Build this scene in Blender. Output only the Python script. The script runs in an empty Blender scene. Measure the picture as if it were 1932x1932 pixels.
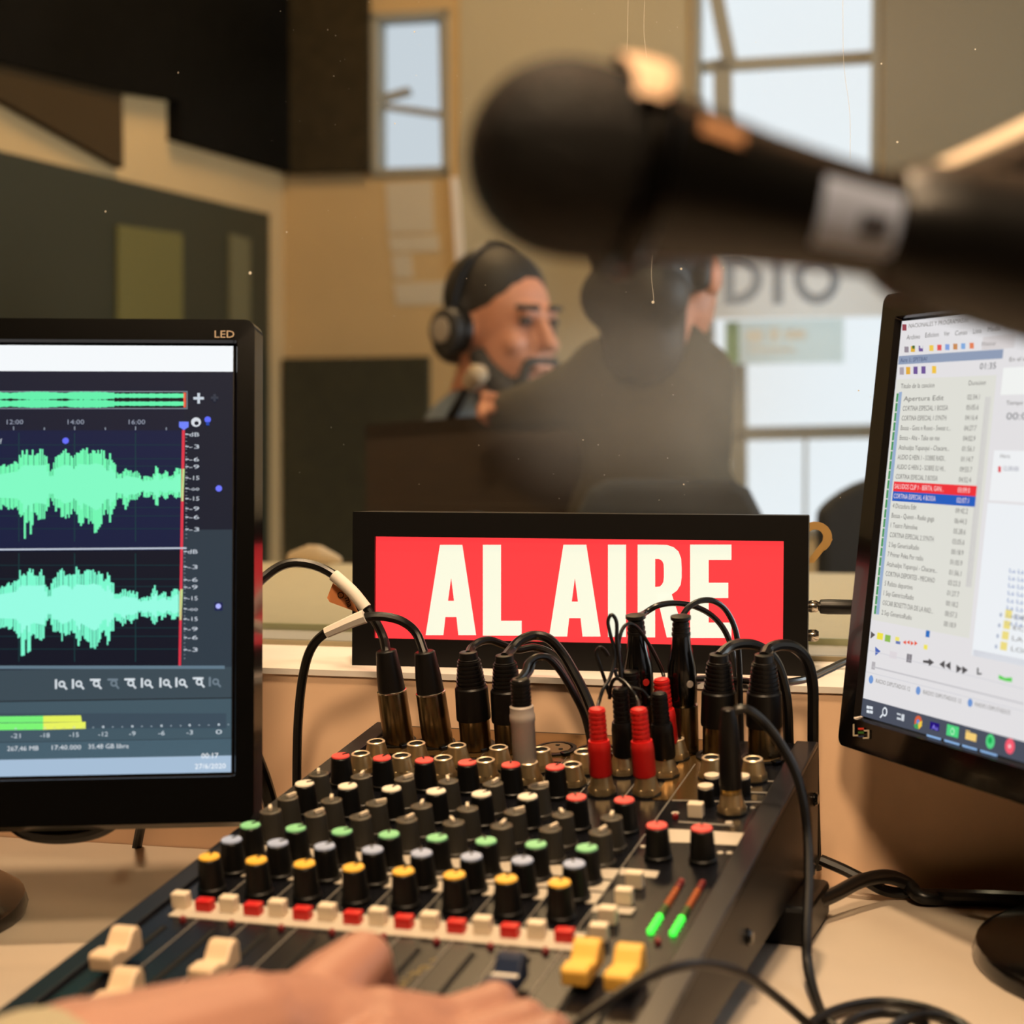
import bpy, bmesh, math, random
from math import sin, cos, pi, radians, sqrt
from mathutils import Vector, Matrix
random.seed(7)
SC = bpy.context.scene
COL = SC.collection

# ------------------------------------------------------------------ camera
H = 1.042                      # eye height above the floor, metres
FPX = 3400.0                   # focal length in pixels of the 1932 px frame
PITCH = radians(2.8)
cam_d = bpy.data.cameras.new('camera')
cam = bpy.data.objects.new('camera', cam_d)
COL.objects.link(cam)
cam.location = (0, 0, H)
cam.rotation_euler = (radians(90) - PITCH, 0, 0)
cam_d.sensor_fit = 'HORIZONTAL'
cam_d.sensor_width = 24.0
cam_d.lens = 24.0 * FPX / 1932.0
cam_d.clip_start = 0.02
cam_d.dof.use_dof = True
cam_d.dof.focus_distance = 1.18
cam_d.dof.aperture_fstop = 4.3
SC.camera = cam
SC.view_settings.view_transform = 'Standard'
SC.view_settings.look = 'None'
SC.view_settings.gamma = 1.0
SC.view_settings.exposure = 0.0
SC.view_settings.use_curve_mapping = False
SC.cycles.use_denoising = True
SC.cycles.max_bounces = 5
SC.cycles.diffuse_bounces = 3
SC.cycles.glossy_bounces = 3
SC.cycles.transparent_max_bounces = 8
SC.cycles.use_adaptive_sampling = True
SC.cycles.adaptive_threshold = 0.10
SC.cycles.adaptive_min_samples = 16
SC.cycles.use_light_tree = False
SC.cycles.sample_clamp_indirect = 4.0
SC.cycles.caustics_reflective = False
SC.cycles.caustics_refractive = False

# ------------------------------------------------------------------ sky outside the studio windows
wd = bpy.data.worlds.new('sky')
SC.world = wd
wd.use_nodes = True
bg = wd.node_tree.nodes['Background']
bg.inputs[0].default_value = (0.90, 0.94, 1.0, 1)
bg.inputs[1].default_value = 1.0

# the partition wall is turned 13.6 degrees to the lens: s runs along it, d away from the camera
WA = radians(13.6)
SX = Vector((cos(WA), -sin(WA), 0))
DX = Vector((sin(WA), cos(WA), 0))
def W(s, d, z): return SX * s + DX * d + Vector((0, 0, z))

# ------------------------------------------------------------------ lamps and added fill lights
def area(name, loc, target, size, watt, col, shape='DISK', sy=None):
    l = bpy.data.lights.new(name, 'AREA')
    l.shape = shape; l.size = size
    if sy: l.size_y = sy
    l.energy = watt; l.color = col
    o = bpy.data.objects.new(name, l); COL.objects.link(o)
    o.location = loc
    o.rotation_euler = (Vector(target) - Vector(loc)).to_track_quat('-Z', 'Y').to_euler()
    return o
WARM = (1.0, 0.70, 0.42)
area('ceiling_lamp_light', W(-0.20, 0.72, 2.5), W(-0.14, 0.95, 0.80), 0.16, 29, WARM)
area('rear_fill_light', W(0.02, -0.35, 2.42), W(0.0, 0.9, 0.85), 0.34, 31, WARM)  # unseen fill added to brighten the wall under the ledge
area('studio_fill_light', W(-0.9, 3.2, 2.75), W(-0.9, 3.3, 0.8), 0.6, 19, (1.0, 0.64, 0.32))  # unseen warm light added to brighten the studio
area('table_fill_light', W(-0.3, 1.9, 2.8), W(-0.3, 1.8, 0.8), 0.4, 11, (1.0, 0.80, 0.50))  # unseen light added to brighten the studio table
area('cool_fill_light', W(2.47, 3.0, 1.6), W(0.2, 3.0, 1.5), 1.0, 62, (0.86, 0.93, 1.0), 'RECTANGLE', 1.4)  # unseen cool light added to brighten the banner and glass haze
# ------------------------------------------------------------------ pixel <-> place helpers (only used to read positions off the photograph)
CP, SP = cos(PITCH), sin(PITCH)
EYE = Vector((0, 0, H))
def ray(px, py):
    x, z = (px - 966) / FPX, -(py - 966) / FPX
    return Vector((x, CP + z * SP, -SP + z * CP))
def at(px, py, Y):
    r = ray(px, py); return EYE + r * (Y / r.y)
def atd(px, py, d):
    r = ray(px, py); return EYE + r * (d / r.dot(DX))
def onplane(px, py, p0, n):
    r = ray(px, py); return EYE + r * ((p0 - EYE).dot(n) / r.dot(n))
def onz(px, py, z):
    r = ray(px, py); return EYE + r * ((z - H) / r.z)

# ------------------------------------------------------------------ materials
def srgb(c):
    return tuple(((v / 255.0) / 12.92 if v / 255.0 <= 0.04045 else ((v / 255.0 + 0.055) / 1.055) ** 2.4) for v in c)
MATS = {}
def mat(name, col=None, rough=0.5, metal=0.0, spec=0.5, noise=0.0, nscale=40.0, bump=0.0, emit=None, estr=0.0, coat=0.0, sss=0.0, stretch=None):
    if name in MATS: return MATS[name]
    m = bpy.data.materials.new(name); m.use_nodes = True
    nt = m.node_tree; b = nt.nodes['Principled BSDF']
    lin = srgb(col) if col else (0.5, 0.5, 0.5)
    b.inputs['Base Color'].default_value = (*lin, 1)
    b.inputs['Roughness'].default_value = rough
    b.inputs['Metallic'].default_value = metal
    b.inputs['Specular IOR Level'].default_value = spec
    b.inputs['Coat Weight'].default_value = coat
    if sss:
        b.inputs['Subsurface Weight'].default_value = sss
        b.inputs['Subsurface Radius'].default_value = (0.010, 0.004, 0.002)
        b.inputs['Subsurface Scale'].default_value = 0.6
    if emit:
        b.inputs['Emission Color'].default_value = (*srgb(emit), 1)
        b.inputs['Emission Strength'].default_value = estr
    if noise or bump:
        tc = nt.nodes.new('ShaderNodeTexCoord')
        mp = nt.nodes.new('ShaderNodeMapping')
        if stretch: mp.inputs['Scale'].default_value = stretch
        nt.links.new(tc.outputs['Object'], mp.inputs['Vector'])
        n = nt.nodes.new('ShaderNodeTexNoise')
        n.inputs['Scale'].default_value = nscale; n.inputs['Detail'].default_value = 5
        nt.links.new(mp.outputs[0], n.inputs['Vector'])
        if noise:
            r = nt.nodes.new('ShaderNodeMapRange')
            r.inputs[1].default_value = 0.3; r.inputs[2].default_value = 0.7
            r.inputs[3].default_value = 1 - noise; r.inputs[4].default_value = 1 + noise * 0.5
            nt.links.new(n.outputs[0], r.inputs[0])
            mx = nt.nodes.new('ShaderNodeVectorMath'); mx.operation = 'SCALE'
            mx.inputs[0].default_value = lin
            nt.links.new(r.outputs[0], mx.inputs['Scale'])
            nt.links.new(mx.outputs[0], b.inputs['Base Color'])
        if bump:
            bp = nt.nodes.new('ShaderNodeBump'); bp.inputs['Strength'].default_value = bump
            bp.inputs['Distance'].default_value = 0.002
            nt.links.new(n.outputs[0], bp.inputs['Height'])
            nt.links.new(bp.outputs[0], b.inputs['Normal'])
    MATS[name] = m
    return m

M_PAINT = mat('cream_paint', (230, 222, 214), 0.6, noise=0.05, nscale=18, bump=0.05)
M_WALLP = mat('wall_paint', (236, 198, 164), 0.7, noise=0.07, nscale=14, bump=0.08)
M_DESK = mat('desk_laminate', (188, 174, 158), 0.45, noise=0.05, nscale=10)
M_ROOM = mat('dark_room_paint', (44, 38, 32), 0.8, noise=0.05)
M_BLACK = mat('black_plastic', (9, 8, 8), 0.38, spec=.3)
M_GLOSS = mat('gloss_black_plastic', (6, 6, 6), 0.16, spec=.4, coat=0.12)
M_RUB = mat('black_rubber', (9, 8, 8), 0.40, spec=.35)
M_CABLE = mat('black_cable_jacket', (9, 8, 8), 0.34, spec=.45)
M_METAL = mat('nickel', (200, 190, 176), 0.22, 1.0)
M_DMETAL = mat('dark_nickel', (128, 112, 84), 0.26, 1.0)
M_BRASS = mat('brass', (200, 160, 80), 0.3, 1.0)
M_GREY = mat('pale_grey_plastic', (168, 158, 150), 0.45)
M_RED = mat('red_plastic', (198, 24, 22), 0.38)
M_PANEL = mat('anodised_panel', (30, 31, 38), 0.27, 0.65, noise=0.08, nscale=30)
M_SIDE = mat('console_side', (12, 12, 13), 0.4, spec=.3)
M_NAVY = mat('console_navy_trim', (12, 14, 24), 0.42, spec=.3)
M_TRIM = mat('console_trim', (66, 66, 72), 0.28, 0.8)
M_PRINT = mat('panel_print', (190, 180, 165), 0.5)
M_LINE = mat('panel_line', (120, 115, 108), 0.5)
M_KBLK = mat('knob_black', (10, 10, 10), 0.42, spec=.3)
M_KGRY = mat('knob_grey', (50, 48, 44), 0.45, spec=.3)
M_HOLE = mat('hole_black', (3, 3, 3), 0.9)
M_IVORY = mat('ivory_plastic', (226, 210, 186), 0.4)
M_WHITE = mat('white_paper', (226, 218, 206), 0.7)
CAPM = {'red': mat('cap_red', (230, 82, 78), 0.42), 'white': mat('cap_white', (232, 222, 205), 0.42),
        'green': mat('cap_green', (128, 204, 152), 0.42), 'blue': mat('cap_blue', (160, 176, 212), 0.42),
        'yellow': mat('cap_yellow', (240, 186, 64), 0.42), 'grey': mat('cap_grey', (84, 76, 64), 0.42)}
M_SKIN = mat('skin', (170, 124, 107), 0.45, noise=0.06, nscale=25)
M_FACE = mat('face_skin', (214, 148, 120), 0.5, noise=0.08, nscale=18)
M_HAIR = mat('dark_hair', (44, 40, 38), 0.6, noise=0.3, nscale=160, bump=0.4)
M_OLIVE = mat('dark_olive_cloth', (70, 64, 50), 0.9, noise=0.12, nscale=60)
M_BLUEC = mat('reflection_blue_cloth', (112, 122, 134), 0.9, noise=0.1, nscale=60)
M_STW = mat('studio_wall_paint', (194, 166, 120), 0.8, noise=0.05, nscale=4)
M_STD = mat('acoustic_foam', (56, 48, 32), 0.95, spec=.05, noise=0.25, nscale=30, bump=0.3)
M_STG = mat('dark_green_glass', (48, 50, 38), 0.5, spec=.2)
M_OLV = mat('olive_curtain', (98, 92, 44), 0.8)

# ------------------------------------------------------------------ mesh building
class MB:
    def __init__(s): s.v = []; s.f = []; s.c = []; s.smooth = []
    def add(s, vs, fs, col=None, smooth=False):
        o = len(s.v); s.v += [Vector(p) for p in vs]
        for f in fs: s.f.append(tuple(i + o for i in f)); s.c.append(col); s.smooth.append(smooth)
        return s
    def box(s, c, size, M=None, col=None):
        x, y, z = (k / 2 for k in size); c = Vector(c)
        vs = [Vector((a * x, b * y, d * z)) for d in (-1, 1) for b in (-1, 1) for a in (-1, 1)]
        vs = [(M @ p if M else p) + c for p in vs]
        return s.add(vs, [(0, 2, 3, 1), (4, 5, 7, 6), (0, 1, 5, 4), (2, 6, 7, 3), (0, 4, 6, 2), (1, 3, 7, 5)], col)
    def hexa(s, pts, col=None):   # 4 bottom + 4 top points
        return s.add(pts, [(3, 2, 1, 0), (4, 5, 6, 7), (0, 1, 5, 4), (1, 2, 6, 5), (2, 3, 7, 6), (3, 0, 4, 7)], col)
    def prism(s, poly, vec, col=None):  # poly: 3D points, extruded by vec
        n = len(poly); vec = Vector(vec)
        vs = [Vector(p) for p in poly] + [Vector(p) + vec for p in poly]
        fs = [tuple(range(n - 1, -1, -1)), tuple(range(n, 2 * n))] + [(i, (i + 1) % n, n + (i + 1) % n, n + i) for i in range(n)]
        return s.add(vs, fs, col)
    def lathe(s, prof, M=None, n=16, col=None, smooth=True, cap=True):  # prof: (r,z) along local z
        vs = []; fs = []; m = len(prof)
        for r, z in prof:
            for k in range(n):
                a = 2 * pi * k / n; p = Vector((r * cos(a), r * sin(a), z)); vs.append(M @ p if M else p)
        for i in range(m - 1):
            for k in range(n):
                fs.append((i * n + k, i * n + (k + 1) % n, (i + 1) * n + (k + 1) % n, (i + 1) * n + k))
        if cap:
            fs.append(tuple(range(n - 1, -1, -1))); fs.append(tuple((m - 1) * n + k for k in range(n)))
        return s.add(vs, fs, col, smooth)
    def tube(s, pts, r, n=10, sub=6, col=None, r2=None, raw=False):
        P = [Vector(p) for p in pts]
        if not raw: P = spline(P, sub)
        t0 = (P[1] - P[0]).normalized()
        nrm = t0.orthogonal().normalized(); vs = []; fs = []
        L = len(P)
        for i, p in enumerate(P):
            t = (P[min(i + 1, L - 1)] - P[max(i - 1, 0)]).normalized()
            nrm = (nrm - t * nrm.dot(t)).normalized(); b = t.cross(nrm)
            rr = r if r2 is None else r + (r2 - r) * i / (L - 1)
            for k in range(n):
                a = 2 * pi * k / n; vs.append(p + nrm * (rr * cos(a)) + b * (rr * sin(a)))
        for i in range(L - 1):
            for k in range(n):
                fs.append((i * n + k, i * n + (k + 1) % n, (i + 1) * n + (k + 1) % n, (i + 1) * n + k))
        fs.append(tuple(range(n - 1, -1, -1))); fs.append(tuple((L - 1) * n + k for k in range(n)))
        return s.add(vs, fs, col, True)
    def mesh(s, name, m=None, sharp=35):
        me = bpy.data.meshes.new(name)
        me.from_pydata([tuple(v) for v in s.v], [], s.f)
        for p, sm in zip(me.polygons, s.smooth): p.use_smooth = sm
        bm = bmesh.new(); bm.from_mesh(me)
        if not any(s.c): bmesh.ops.recalc_face_normals(bm, faces=bm.faces)
        bm.to_mesh(me); bm.free()
        if any(c is not None for c in s.c):
            ca = me.color_attributes.new('Col', 'FLOAT_COLOR', 'CORNER')
            for p, c in zip(me.polygons, s.c):
                for li in p.loop_indices: ca.data[li].color = (*(c or (0, 0, 0)), 1)
        if any(s.smooth): me.set_sharp_from_angle(angle=radians(sharp))
        if m: me.materials.append(m)
        return me
    def build(s, name, m=None, parent=None, local=None, bevel=0, sharp=35):
        return link(name, s.mesh(name, m, sharp), parent, local, bevel)
def link(name, me, parent=None, local=None, bevel=0):
    """local: matrix relative to the parent; without it the mesh is given in world space"""
    o = bpy.data.objects.new(name, me); COL.objects.link(o)
    pw = WORLD_OF[parent.name] if parent is not None else Matrix.Identity(4)
    if parent is not None: o.parent = parent
    B = local if local is not None else pw.inverted()
    o.matrix_basis = B; WORLD_OF[o.name] = pw @ B
    if bevel:
        b = o.modifiers.new('bevel', 'BEVEL'); b.width = bevel; b.segments = 2; b.limit_method = 'ANGLE'; b.angle_limit = radians(40)
    return o
WORLD_OF = {}
def spline(P, sub):
    out = []
    Q = [P[0] * 2 - P[1]] + P + [P[-1] * 2 - P[-2]]
    for i in range(1, len(Q) - 2):
        a, b, c, d = Q[i - 1], Q[i], Q[i + 1], Q[i + 2]
        for k in range(sub):
            t = k / sub
            out.append(0.5 * ((2 * b) + (c - a) * t + (2 * a - 5 * b + 4 * c - d) * t * t + (3 * b - a - 3 * c + d) * t ** 3))
    out.append(P[-1]); return out
def thing(name, label, cat, M, group=None):
    o = bpy.data.objects.new(name, None); COL.objects.link(o)
    o.empty_display_size = 0.02
    if not isinstance(M, Matrix): M = Matrix.Translation(Vector(M))
    o.matrix_basis = M; WORLD_OF[o.name] = M.copy()
    return tag(o, label, cat, group)
def tag(o, label, cat, group=None, kind=None):
    o['label'] = label; o['category'] = cat
    if group: o['group'] = group
    if kind: o['kind'] = kind
    return o
def struct(name, mb, m, bevel=0):
    o = mb.build(name, m, bevel=bevel); o['kind'] = 'structure'; return o
def plab(o, label): o['label'] = label; return o
def frame(origin, x, y, z):
    return Matrix(((x.x, y.x, z.x, origin.x), (x.y, y.y, z.y, origin.y), (x.z, y.z, z.z, origin.z), (0, 0, 0, 1)))
def along(p, q):           # matrix at p whose z looks to q
    p, q = Vector(p), Vector(q); z = (q - p).normalized()
    x = z.orthogonal().normalized(); return frame(p, x, z.cross(x), z)

TXT = {}
def text_geo(t):
    if t in TXT: return TXT[t]
    cu = bpy.data.curves.new('t', 'FONT'); cu.body = t; cu.size = 1.0; cu.resolution_u = 2; cu.fill_mode = 'FRONT'
    o = bpy.data.objects.new('t', cu); COL.objects.link(o)
    dg = bpy.context.evaluated_depsgraph_get(); dg.update()
    me = bpy.data.meshes.new_from_object(o.evaluated_get(dg))
    vs = [v.co.copy() for v in me.vertices]; fs = [tuple(p.vertices) for p in me.polygons]
    bpy.data.objects.remove(o); bpy.data.curves.remove(cu); bpy.data.meshes.remove(me)
    if vs:
        x0 = min(v.x for v in vs); x1 = max(v.x for v in vs)
    else: x0, x1 = 0, 1
    TXT[t] = (vs, fs, x0, max(x1 - x0, 1e-4)); return TXT[t]

def blob(parts, voxel, smooth=6, name='body'):
    """one continuous skin around tapered capsules (p0,r0,p1,r1) and ellipsoids ('e',centre,radii,matrix3)"""
    mb = MB()
    for q in parts:
        if q[0] == 'e':
            c, rad, R3 = Vector(q[1]), q[2], q[3]
            n, m = 20, 14; prof = [(sin(pi * i / m), -cos(pi * i / m)) for i in range(m + 1)]
            prof[0] = (1e-4, -1); prof[-1] = (1e-4, 1)
            sub = MB().lathe(prof, None, n)
            vs = [(R3 @ Vector((v.x * rad[0], v.y * rad[1], v.z * rad[2])) if R3 else Vector((v.x * rad[0], v.y * rad[1], v.z * rad[2]))) + c for v in sub.v]
            mb.add(vs, sub.f)
        else:
            p, r, p2, r2 = Vector(q[0]), q[1], Vector(q[2]), q[3]
            L = (p2 - p).length; prof = []
            for i in range(7): a = pi / 2 * i / 6; prof.append((max(r * sin(a), 1e-4), -r * cos(a)))
            for i in range(7): a = pi / 2 * i / 6; prof.append((max(r2 * cos(a), 1e-4), L + r2 * sin(a)))
            mb.lathe(prof, along(p, p2), 16)
    me = mb.mesh(name + '_src')
    o = bpy.data.objects.new('tmp', me); COL.objects.link(o)
    r = o.modifiers.new('r', 'REMESH'); r.mode = 'VOXEL'; r.voxel_size = voxel; r.use_smooth_shade = True
    if smooth:
        s = o.modifiers.new('s', 'SMOOTH'); s.factor = 0.5; s.iterations = smooth
    dg = bpy.context.evaluated_depsgraph_get(); dg.update()
    out = bpy.data.meshes.new_from_object(o.evaluated_get(dg)); out.name = name
    bpy.data.objects.remove(o); bpy.data.meshes.remove(me)
    for p in out.polygons: p.use_smooth = True
    return out
def place(me, name, m, parent=None):
    me.materials.clear(); me.materials.append(m)
    return link(name, me, parent)
# ================================================================== the setting: control room
I3 = Matrix.Identity(3)
DW = 1.143                     # partition wall, control-room face
ZL = H - 0.1652                # ledge height
ZD = 0.75                      # desk height
DG = 1.268                     # glass
def wbox(mb, s0, s1, d0, d1, z0, z1):
    P = [W(s0, d0, z0), W(s1, d0, z0), W(s1, d1, z0), W(s0, d1, z0)]
    return mb.hexa(P + [p + Vector((0, 0, z1 - z0)) for p in P])
S0, S1, DB = -1.5, 1.45, -1.5
struct('floor', wbox(MB(), S0 - .1, 2.6, DB - .1, 4.5, -0.1, 0.0), mat('floor_vinyl', (96, 84, 70), 0.6, noise=0.1, nscale=6))
struct('wall_front', wbox(MB(), S0, S1, DW, DG + 0.10, 0, ZL - 0.004), M_WALLP)
struct('trim_1', wbox(MB(), S0, S1, DW - 0.0015, DG + 0.105, ZL - 0.004, ZL), M_PAINT)
struct('wall_left', wbox(MB(), S0 - .1, S0, DB - .1, DG + .1, 0, 2.62), M_ROOM)
struct('wall_right', wbox(MB(), S1, S1 + .1, DB - .1, DG + .1, 0, 2.62), M_ROOM)
struct('wall_back', wbox(MB(), S0, S1, DB - .1, DB, 0, 2.62), M_ROOM)
struct('ceiling', wbox(MB(), S0 - .1, S1 + .1, DB - .1, DG + .1, 2.62, 2.72), M_ROOM)
struct('wall_front_header', wbox(MB(), S0, S1, DW, DG + .1, 1.95, 2.62), M_WALLP)
struct('wall_front_pier', wbox(wbox(MB(), S0, -1.15, DW, DG + .1, ZL, 1.95), 1.1, S1, DW, DG + .1, ZL, 1.95), M_WALLP)

# the studio glass: clear, faintly dusty, a little mirror-like
gm = bpy.data.materials.new('dusty_glass'); gm.use_nodes = True
nt = gm.node_tree; nt.nodes.clear()
N = nt.nodes.new
out = N('ShaderNodeOutputMaterial'); tr = N('ShaderNodeBsdfTransparent'); tr.inputs[0].default_value = (0.97, 1.0, 0.96, 1)
gl = N('ShaderNodeBsdfGlossy'); gl.inputs['Roughness'].default_value = 0.02
fr = N('ShaderNodeFresnel'); fr.inputs[0].default_value = 1.45
m1 = N('ShaderNodeMixShader'); nt.links.new(fr.outputs[0], m1.inputs[0]); nt.links.new(tr.outputs[0], m1.inputs[1]); nt.links.new(gl.outputs[0], m1.inputs[2])
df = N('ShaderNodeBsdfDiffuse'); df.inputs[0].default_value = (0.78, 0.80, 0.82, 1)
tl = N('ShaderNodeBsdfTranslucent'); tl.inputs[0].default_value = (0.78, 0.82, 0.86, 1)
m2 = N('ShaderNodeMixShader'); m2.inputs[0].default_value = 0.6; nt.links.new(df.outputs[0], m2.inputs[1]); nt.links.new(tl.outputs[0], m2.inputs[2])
tc = N('ShaderNodeTexCoord'); no = N('ShaderNodeTexNoise'); no.inputs['Scale'].default_value = 5.0; no.inputs['Detail'].default_value = 6
nt.links.new(tc.outputs['Object'], no.inputs['Vector'])
mr = N('ShaderNodeMapRange'); mr.inputs[1].default_value = 0.35; mr.inputs[2].default_value = 0.75; mr.inputs[3].default_value = 0.0; mr.inputs[4].default_value = 0.007
nt.links.new(no.outputs[0], mr.inputs[0])
# pale haze patches paint a reflection into the middle and right of the pane
def reflection_haze(cx, cy, rx, ry, amt, prev):
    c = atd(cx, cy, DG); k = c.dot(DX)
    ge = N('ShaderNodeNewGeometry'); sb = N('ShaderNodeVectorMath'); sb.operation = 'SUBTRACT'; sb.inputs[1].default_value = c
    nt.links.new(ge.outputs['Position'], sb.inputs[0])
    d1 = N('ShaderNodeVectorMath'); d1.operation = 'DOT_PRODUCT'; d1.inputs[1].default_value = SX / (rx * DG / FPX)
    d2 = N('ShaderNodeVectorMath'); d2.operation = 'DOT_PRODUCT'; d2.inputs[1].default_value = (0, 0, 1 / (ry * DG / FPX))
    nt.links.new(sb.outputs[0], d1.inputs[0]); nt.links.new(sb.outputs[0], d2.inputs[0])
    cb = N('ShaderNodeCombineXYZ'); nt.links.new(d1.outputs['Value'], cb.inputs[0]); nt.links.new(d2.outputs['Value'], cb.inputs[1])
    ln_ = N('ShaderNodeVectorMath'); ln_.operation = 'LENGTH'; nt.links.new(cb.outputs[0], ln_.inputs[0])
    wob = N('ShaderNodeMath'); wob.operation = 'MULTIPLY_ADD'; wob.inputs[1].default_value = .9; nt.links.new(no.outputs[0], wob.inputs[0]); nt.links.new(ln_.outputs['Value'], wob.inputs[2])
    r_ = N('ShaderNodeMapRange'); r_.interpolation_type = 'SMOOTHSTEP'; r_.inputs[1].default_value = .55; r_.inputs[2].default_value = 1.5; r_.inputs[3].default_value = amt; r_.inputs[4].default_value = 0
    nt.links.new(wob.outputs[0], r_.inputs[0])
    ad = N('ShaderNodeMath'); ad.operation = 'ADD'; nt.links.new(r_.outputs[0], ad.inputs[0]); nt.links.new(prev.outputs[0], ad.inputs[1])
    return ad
hz = reflection_haze(1210, 720, 370, 300, .17, mr)
hz = reflection_haze(1440, 700, 260, 420, .10, hz)
hz = reflection_haze(1560, 120, 420, 300, .06, hz)
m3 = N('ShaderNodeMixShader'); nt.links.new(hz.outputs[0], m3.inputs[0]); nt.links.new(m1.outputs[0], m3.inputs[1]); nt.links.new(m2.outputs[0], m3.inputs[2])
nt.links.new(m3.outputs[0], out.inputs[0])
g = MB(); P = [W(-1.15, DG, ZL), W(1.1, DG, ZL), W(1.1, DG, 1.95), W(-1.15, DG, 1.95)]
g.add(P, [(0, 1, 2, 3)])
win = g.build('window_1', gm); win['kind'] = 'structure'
win['label'] = 'large dusty glass pane between control room and studio'
wbox(MB(), -1.15, 1.1, DG - .004, DG + .004, ZL, ZL + .0035).build('glass_channel', mat('channel', (150, 138, 110), .4), win)
wbox(MB(), -1.15, 1.1, DG + .09, DG + .094, ZL, ZL + .005).build('glazing_bead', mat('bead_green', (206, 206, 160), .35), win)
# specks and scratches on the pane
sp = MB()
def speck(px, py, r, w=1.0):
    c = atd(px, py, DG - .0012); n = 6
    sp.add([c + SX * (r * cos(2 * pi * k / n) * w) + Vector((0, 0, r * sin(2 * pi * k / n))) for k in range(n)], [tuple(range(n))])
for px, py, r in [(472, 515, 1.5), (541, 438, .8), (199, 399, .8), (1693, 268, 1.0), (1285, 507, 1.1), (1365, 505, .8), (1232, 570, 1.3), (1663, 120, .8), (1840, 93, .7), (336, 137, .5), (782, 60, .8), (745, 233, .7), (1100, 830, .5), (1290, 914, .7), (1620, 737, .7)]:
    speck(px, py, r * .00085)
for k in range(150):
    speck(random.uniform(480, 1660), random.uniform(0, 950), random.uniform(.00012, .0003))
for pts in [[(1231, 478), (1229, 520), (1233, 560), (1232, 572)], [(1185, 0), (1184, 60), (1183, 95)], [(1216, 0), (1215, 60), (1220, 110)], [(1590, 0), (1592, 120), (1603, 210), (1604, 300)]]:
    sp.tube([atd(x, y, DG - .0014) for x, y in pts], .00014, 4, 4)
o = sp.build('dust_speck', mat('dust', (225, 222, 212), .9), win); o['kind'] = 'stuff'
# vinyl numeral on the pane beside the sign
num = []
for k in range(13):
    a = radians(150 - 18 * k); num.append((1538 + 32 * cos(a), 1014 - 30 * sin(a)))
num += [(1571, 1018), (1536, 1062), (1520, 1062), (1552, 1020)]
for k in range(9):
    a = radians(-20 + 21 * k); num.append((1538 + 15 * cos(a), 1013 - 14 * sin(a)))
npz = [atd(x, y, DG - .002) for x, y in num]
nb = MB().prism(npz, DX * .0006)
tag(nb.build('glass_sticker', mat('gold_vinyl', (196, 158, 98), .35, .3)), 'small gold vinyl figure stuck on the glass right of the red sign', 'sticker')

# ================================================================== the studio behind the glass
DBK = 4.3
SL = atd(535, 500, DBK).dot(SX)
SR = 2.5
PL0 = SX * SL
def onleft(px, py, off=0.0): return onplane(px, py, PL0 + SX * off, SX)
ZC = 2.9
struct('wall_studio_left', wbox(MB(), SL - .1, SL, DG + .1, DBK + .1, 0, ZC), M_STW)
struct('wall_studio_right', wbox(MB(), SR, SR + .1, DG + .1, DBK + .1, 0, ZC), M_STW)
struct('ceiling_studio', wbox(MB(), SL - .1, SR + .1, DG + .1, DBK + .1, ZC, ZC + .1), mat('studio_ceiling', (46, 40, 32), .9))
# end wall: two window openings, plus one narrow opening that imitates a reflection
def sz(px, py, d=DBK):
    p = atd(px, py, d); return p.dot(SX), p.z
a0, zt2 = sz(1306, -90); a1, _ = sz(1660, 0); _, zb2 = sz(1480, 372)
b0, zt3 = sz(1330, 392); b1, _ = sz(1735, 700); _, zb3 = sz(1500, 1010)
c0, zt1 = sz(701, 26); c1, _ = sz(848, 100); _, zb1 = sz(770, 331)
def rects(hole):
    """end wall as boxes around the openings"""
    xs = sorted({SL, SR} | {h[0] for h in hole} | {h[1] for h in hole})
    mb = MB()
    for x0, x1 in zip(xs, xs[1:]):
        hs = sorted([h for h in hole if h[0] <= x0 + 1e-6 and h[1] >= x1 - 1e-6], key=lambda h: h[2])
        z = 0
        for h in hs:
            if h[2] > z: wbox(mb, x0, x1, DBK, DBK + .1, z, h[2])
            z = max(z, h[3])
        if z < ZC: wbox(mb, x0, x1, DBK, DBK + .1, z, ZC)
    return mb
struct('wall_studio_end', rects([(a0, a1, zb2, zt2), (b0, b1, zb3, zt3), (c0, c1, zb1, zt1)]), M_STW)
M_FRM = mat('window_frame_paint', (150, 146, 132), .6)
paneM = bpy.data.materials.new('window_pane'); paneM.use_nodes = True
pn = paneM.node_tree; pn.nodes.clear(); po = pn.nodes.new('ShaderNodeOutputMaterial'); pt = pn.nodes.new('ShaderNodeBsdfTransparent'); pt.inputs[0].default_value = (.97, .98, 1, 1); pn.links.new(pt.outputs[0], po.inputs[0])
paneB = paneM.copy(); paneB.name = 'reflection_pane'; paneB.node_tree.nodes['Transparent BSDF'].inputs[0].default_value = (.68, .71, .75, 1)
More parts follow.
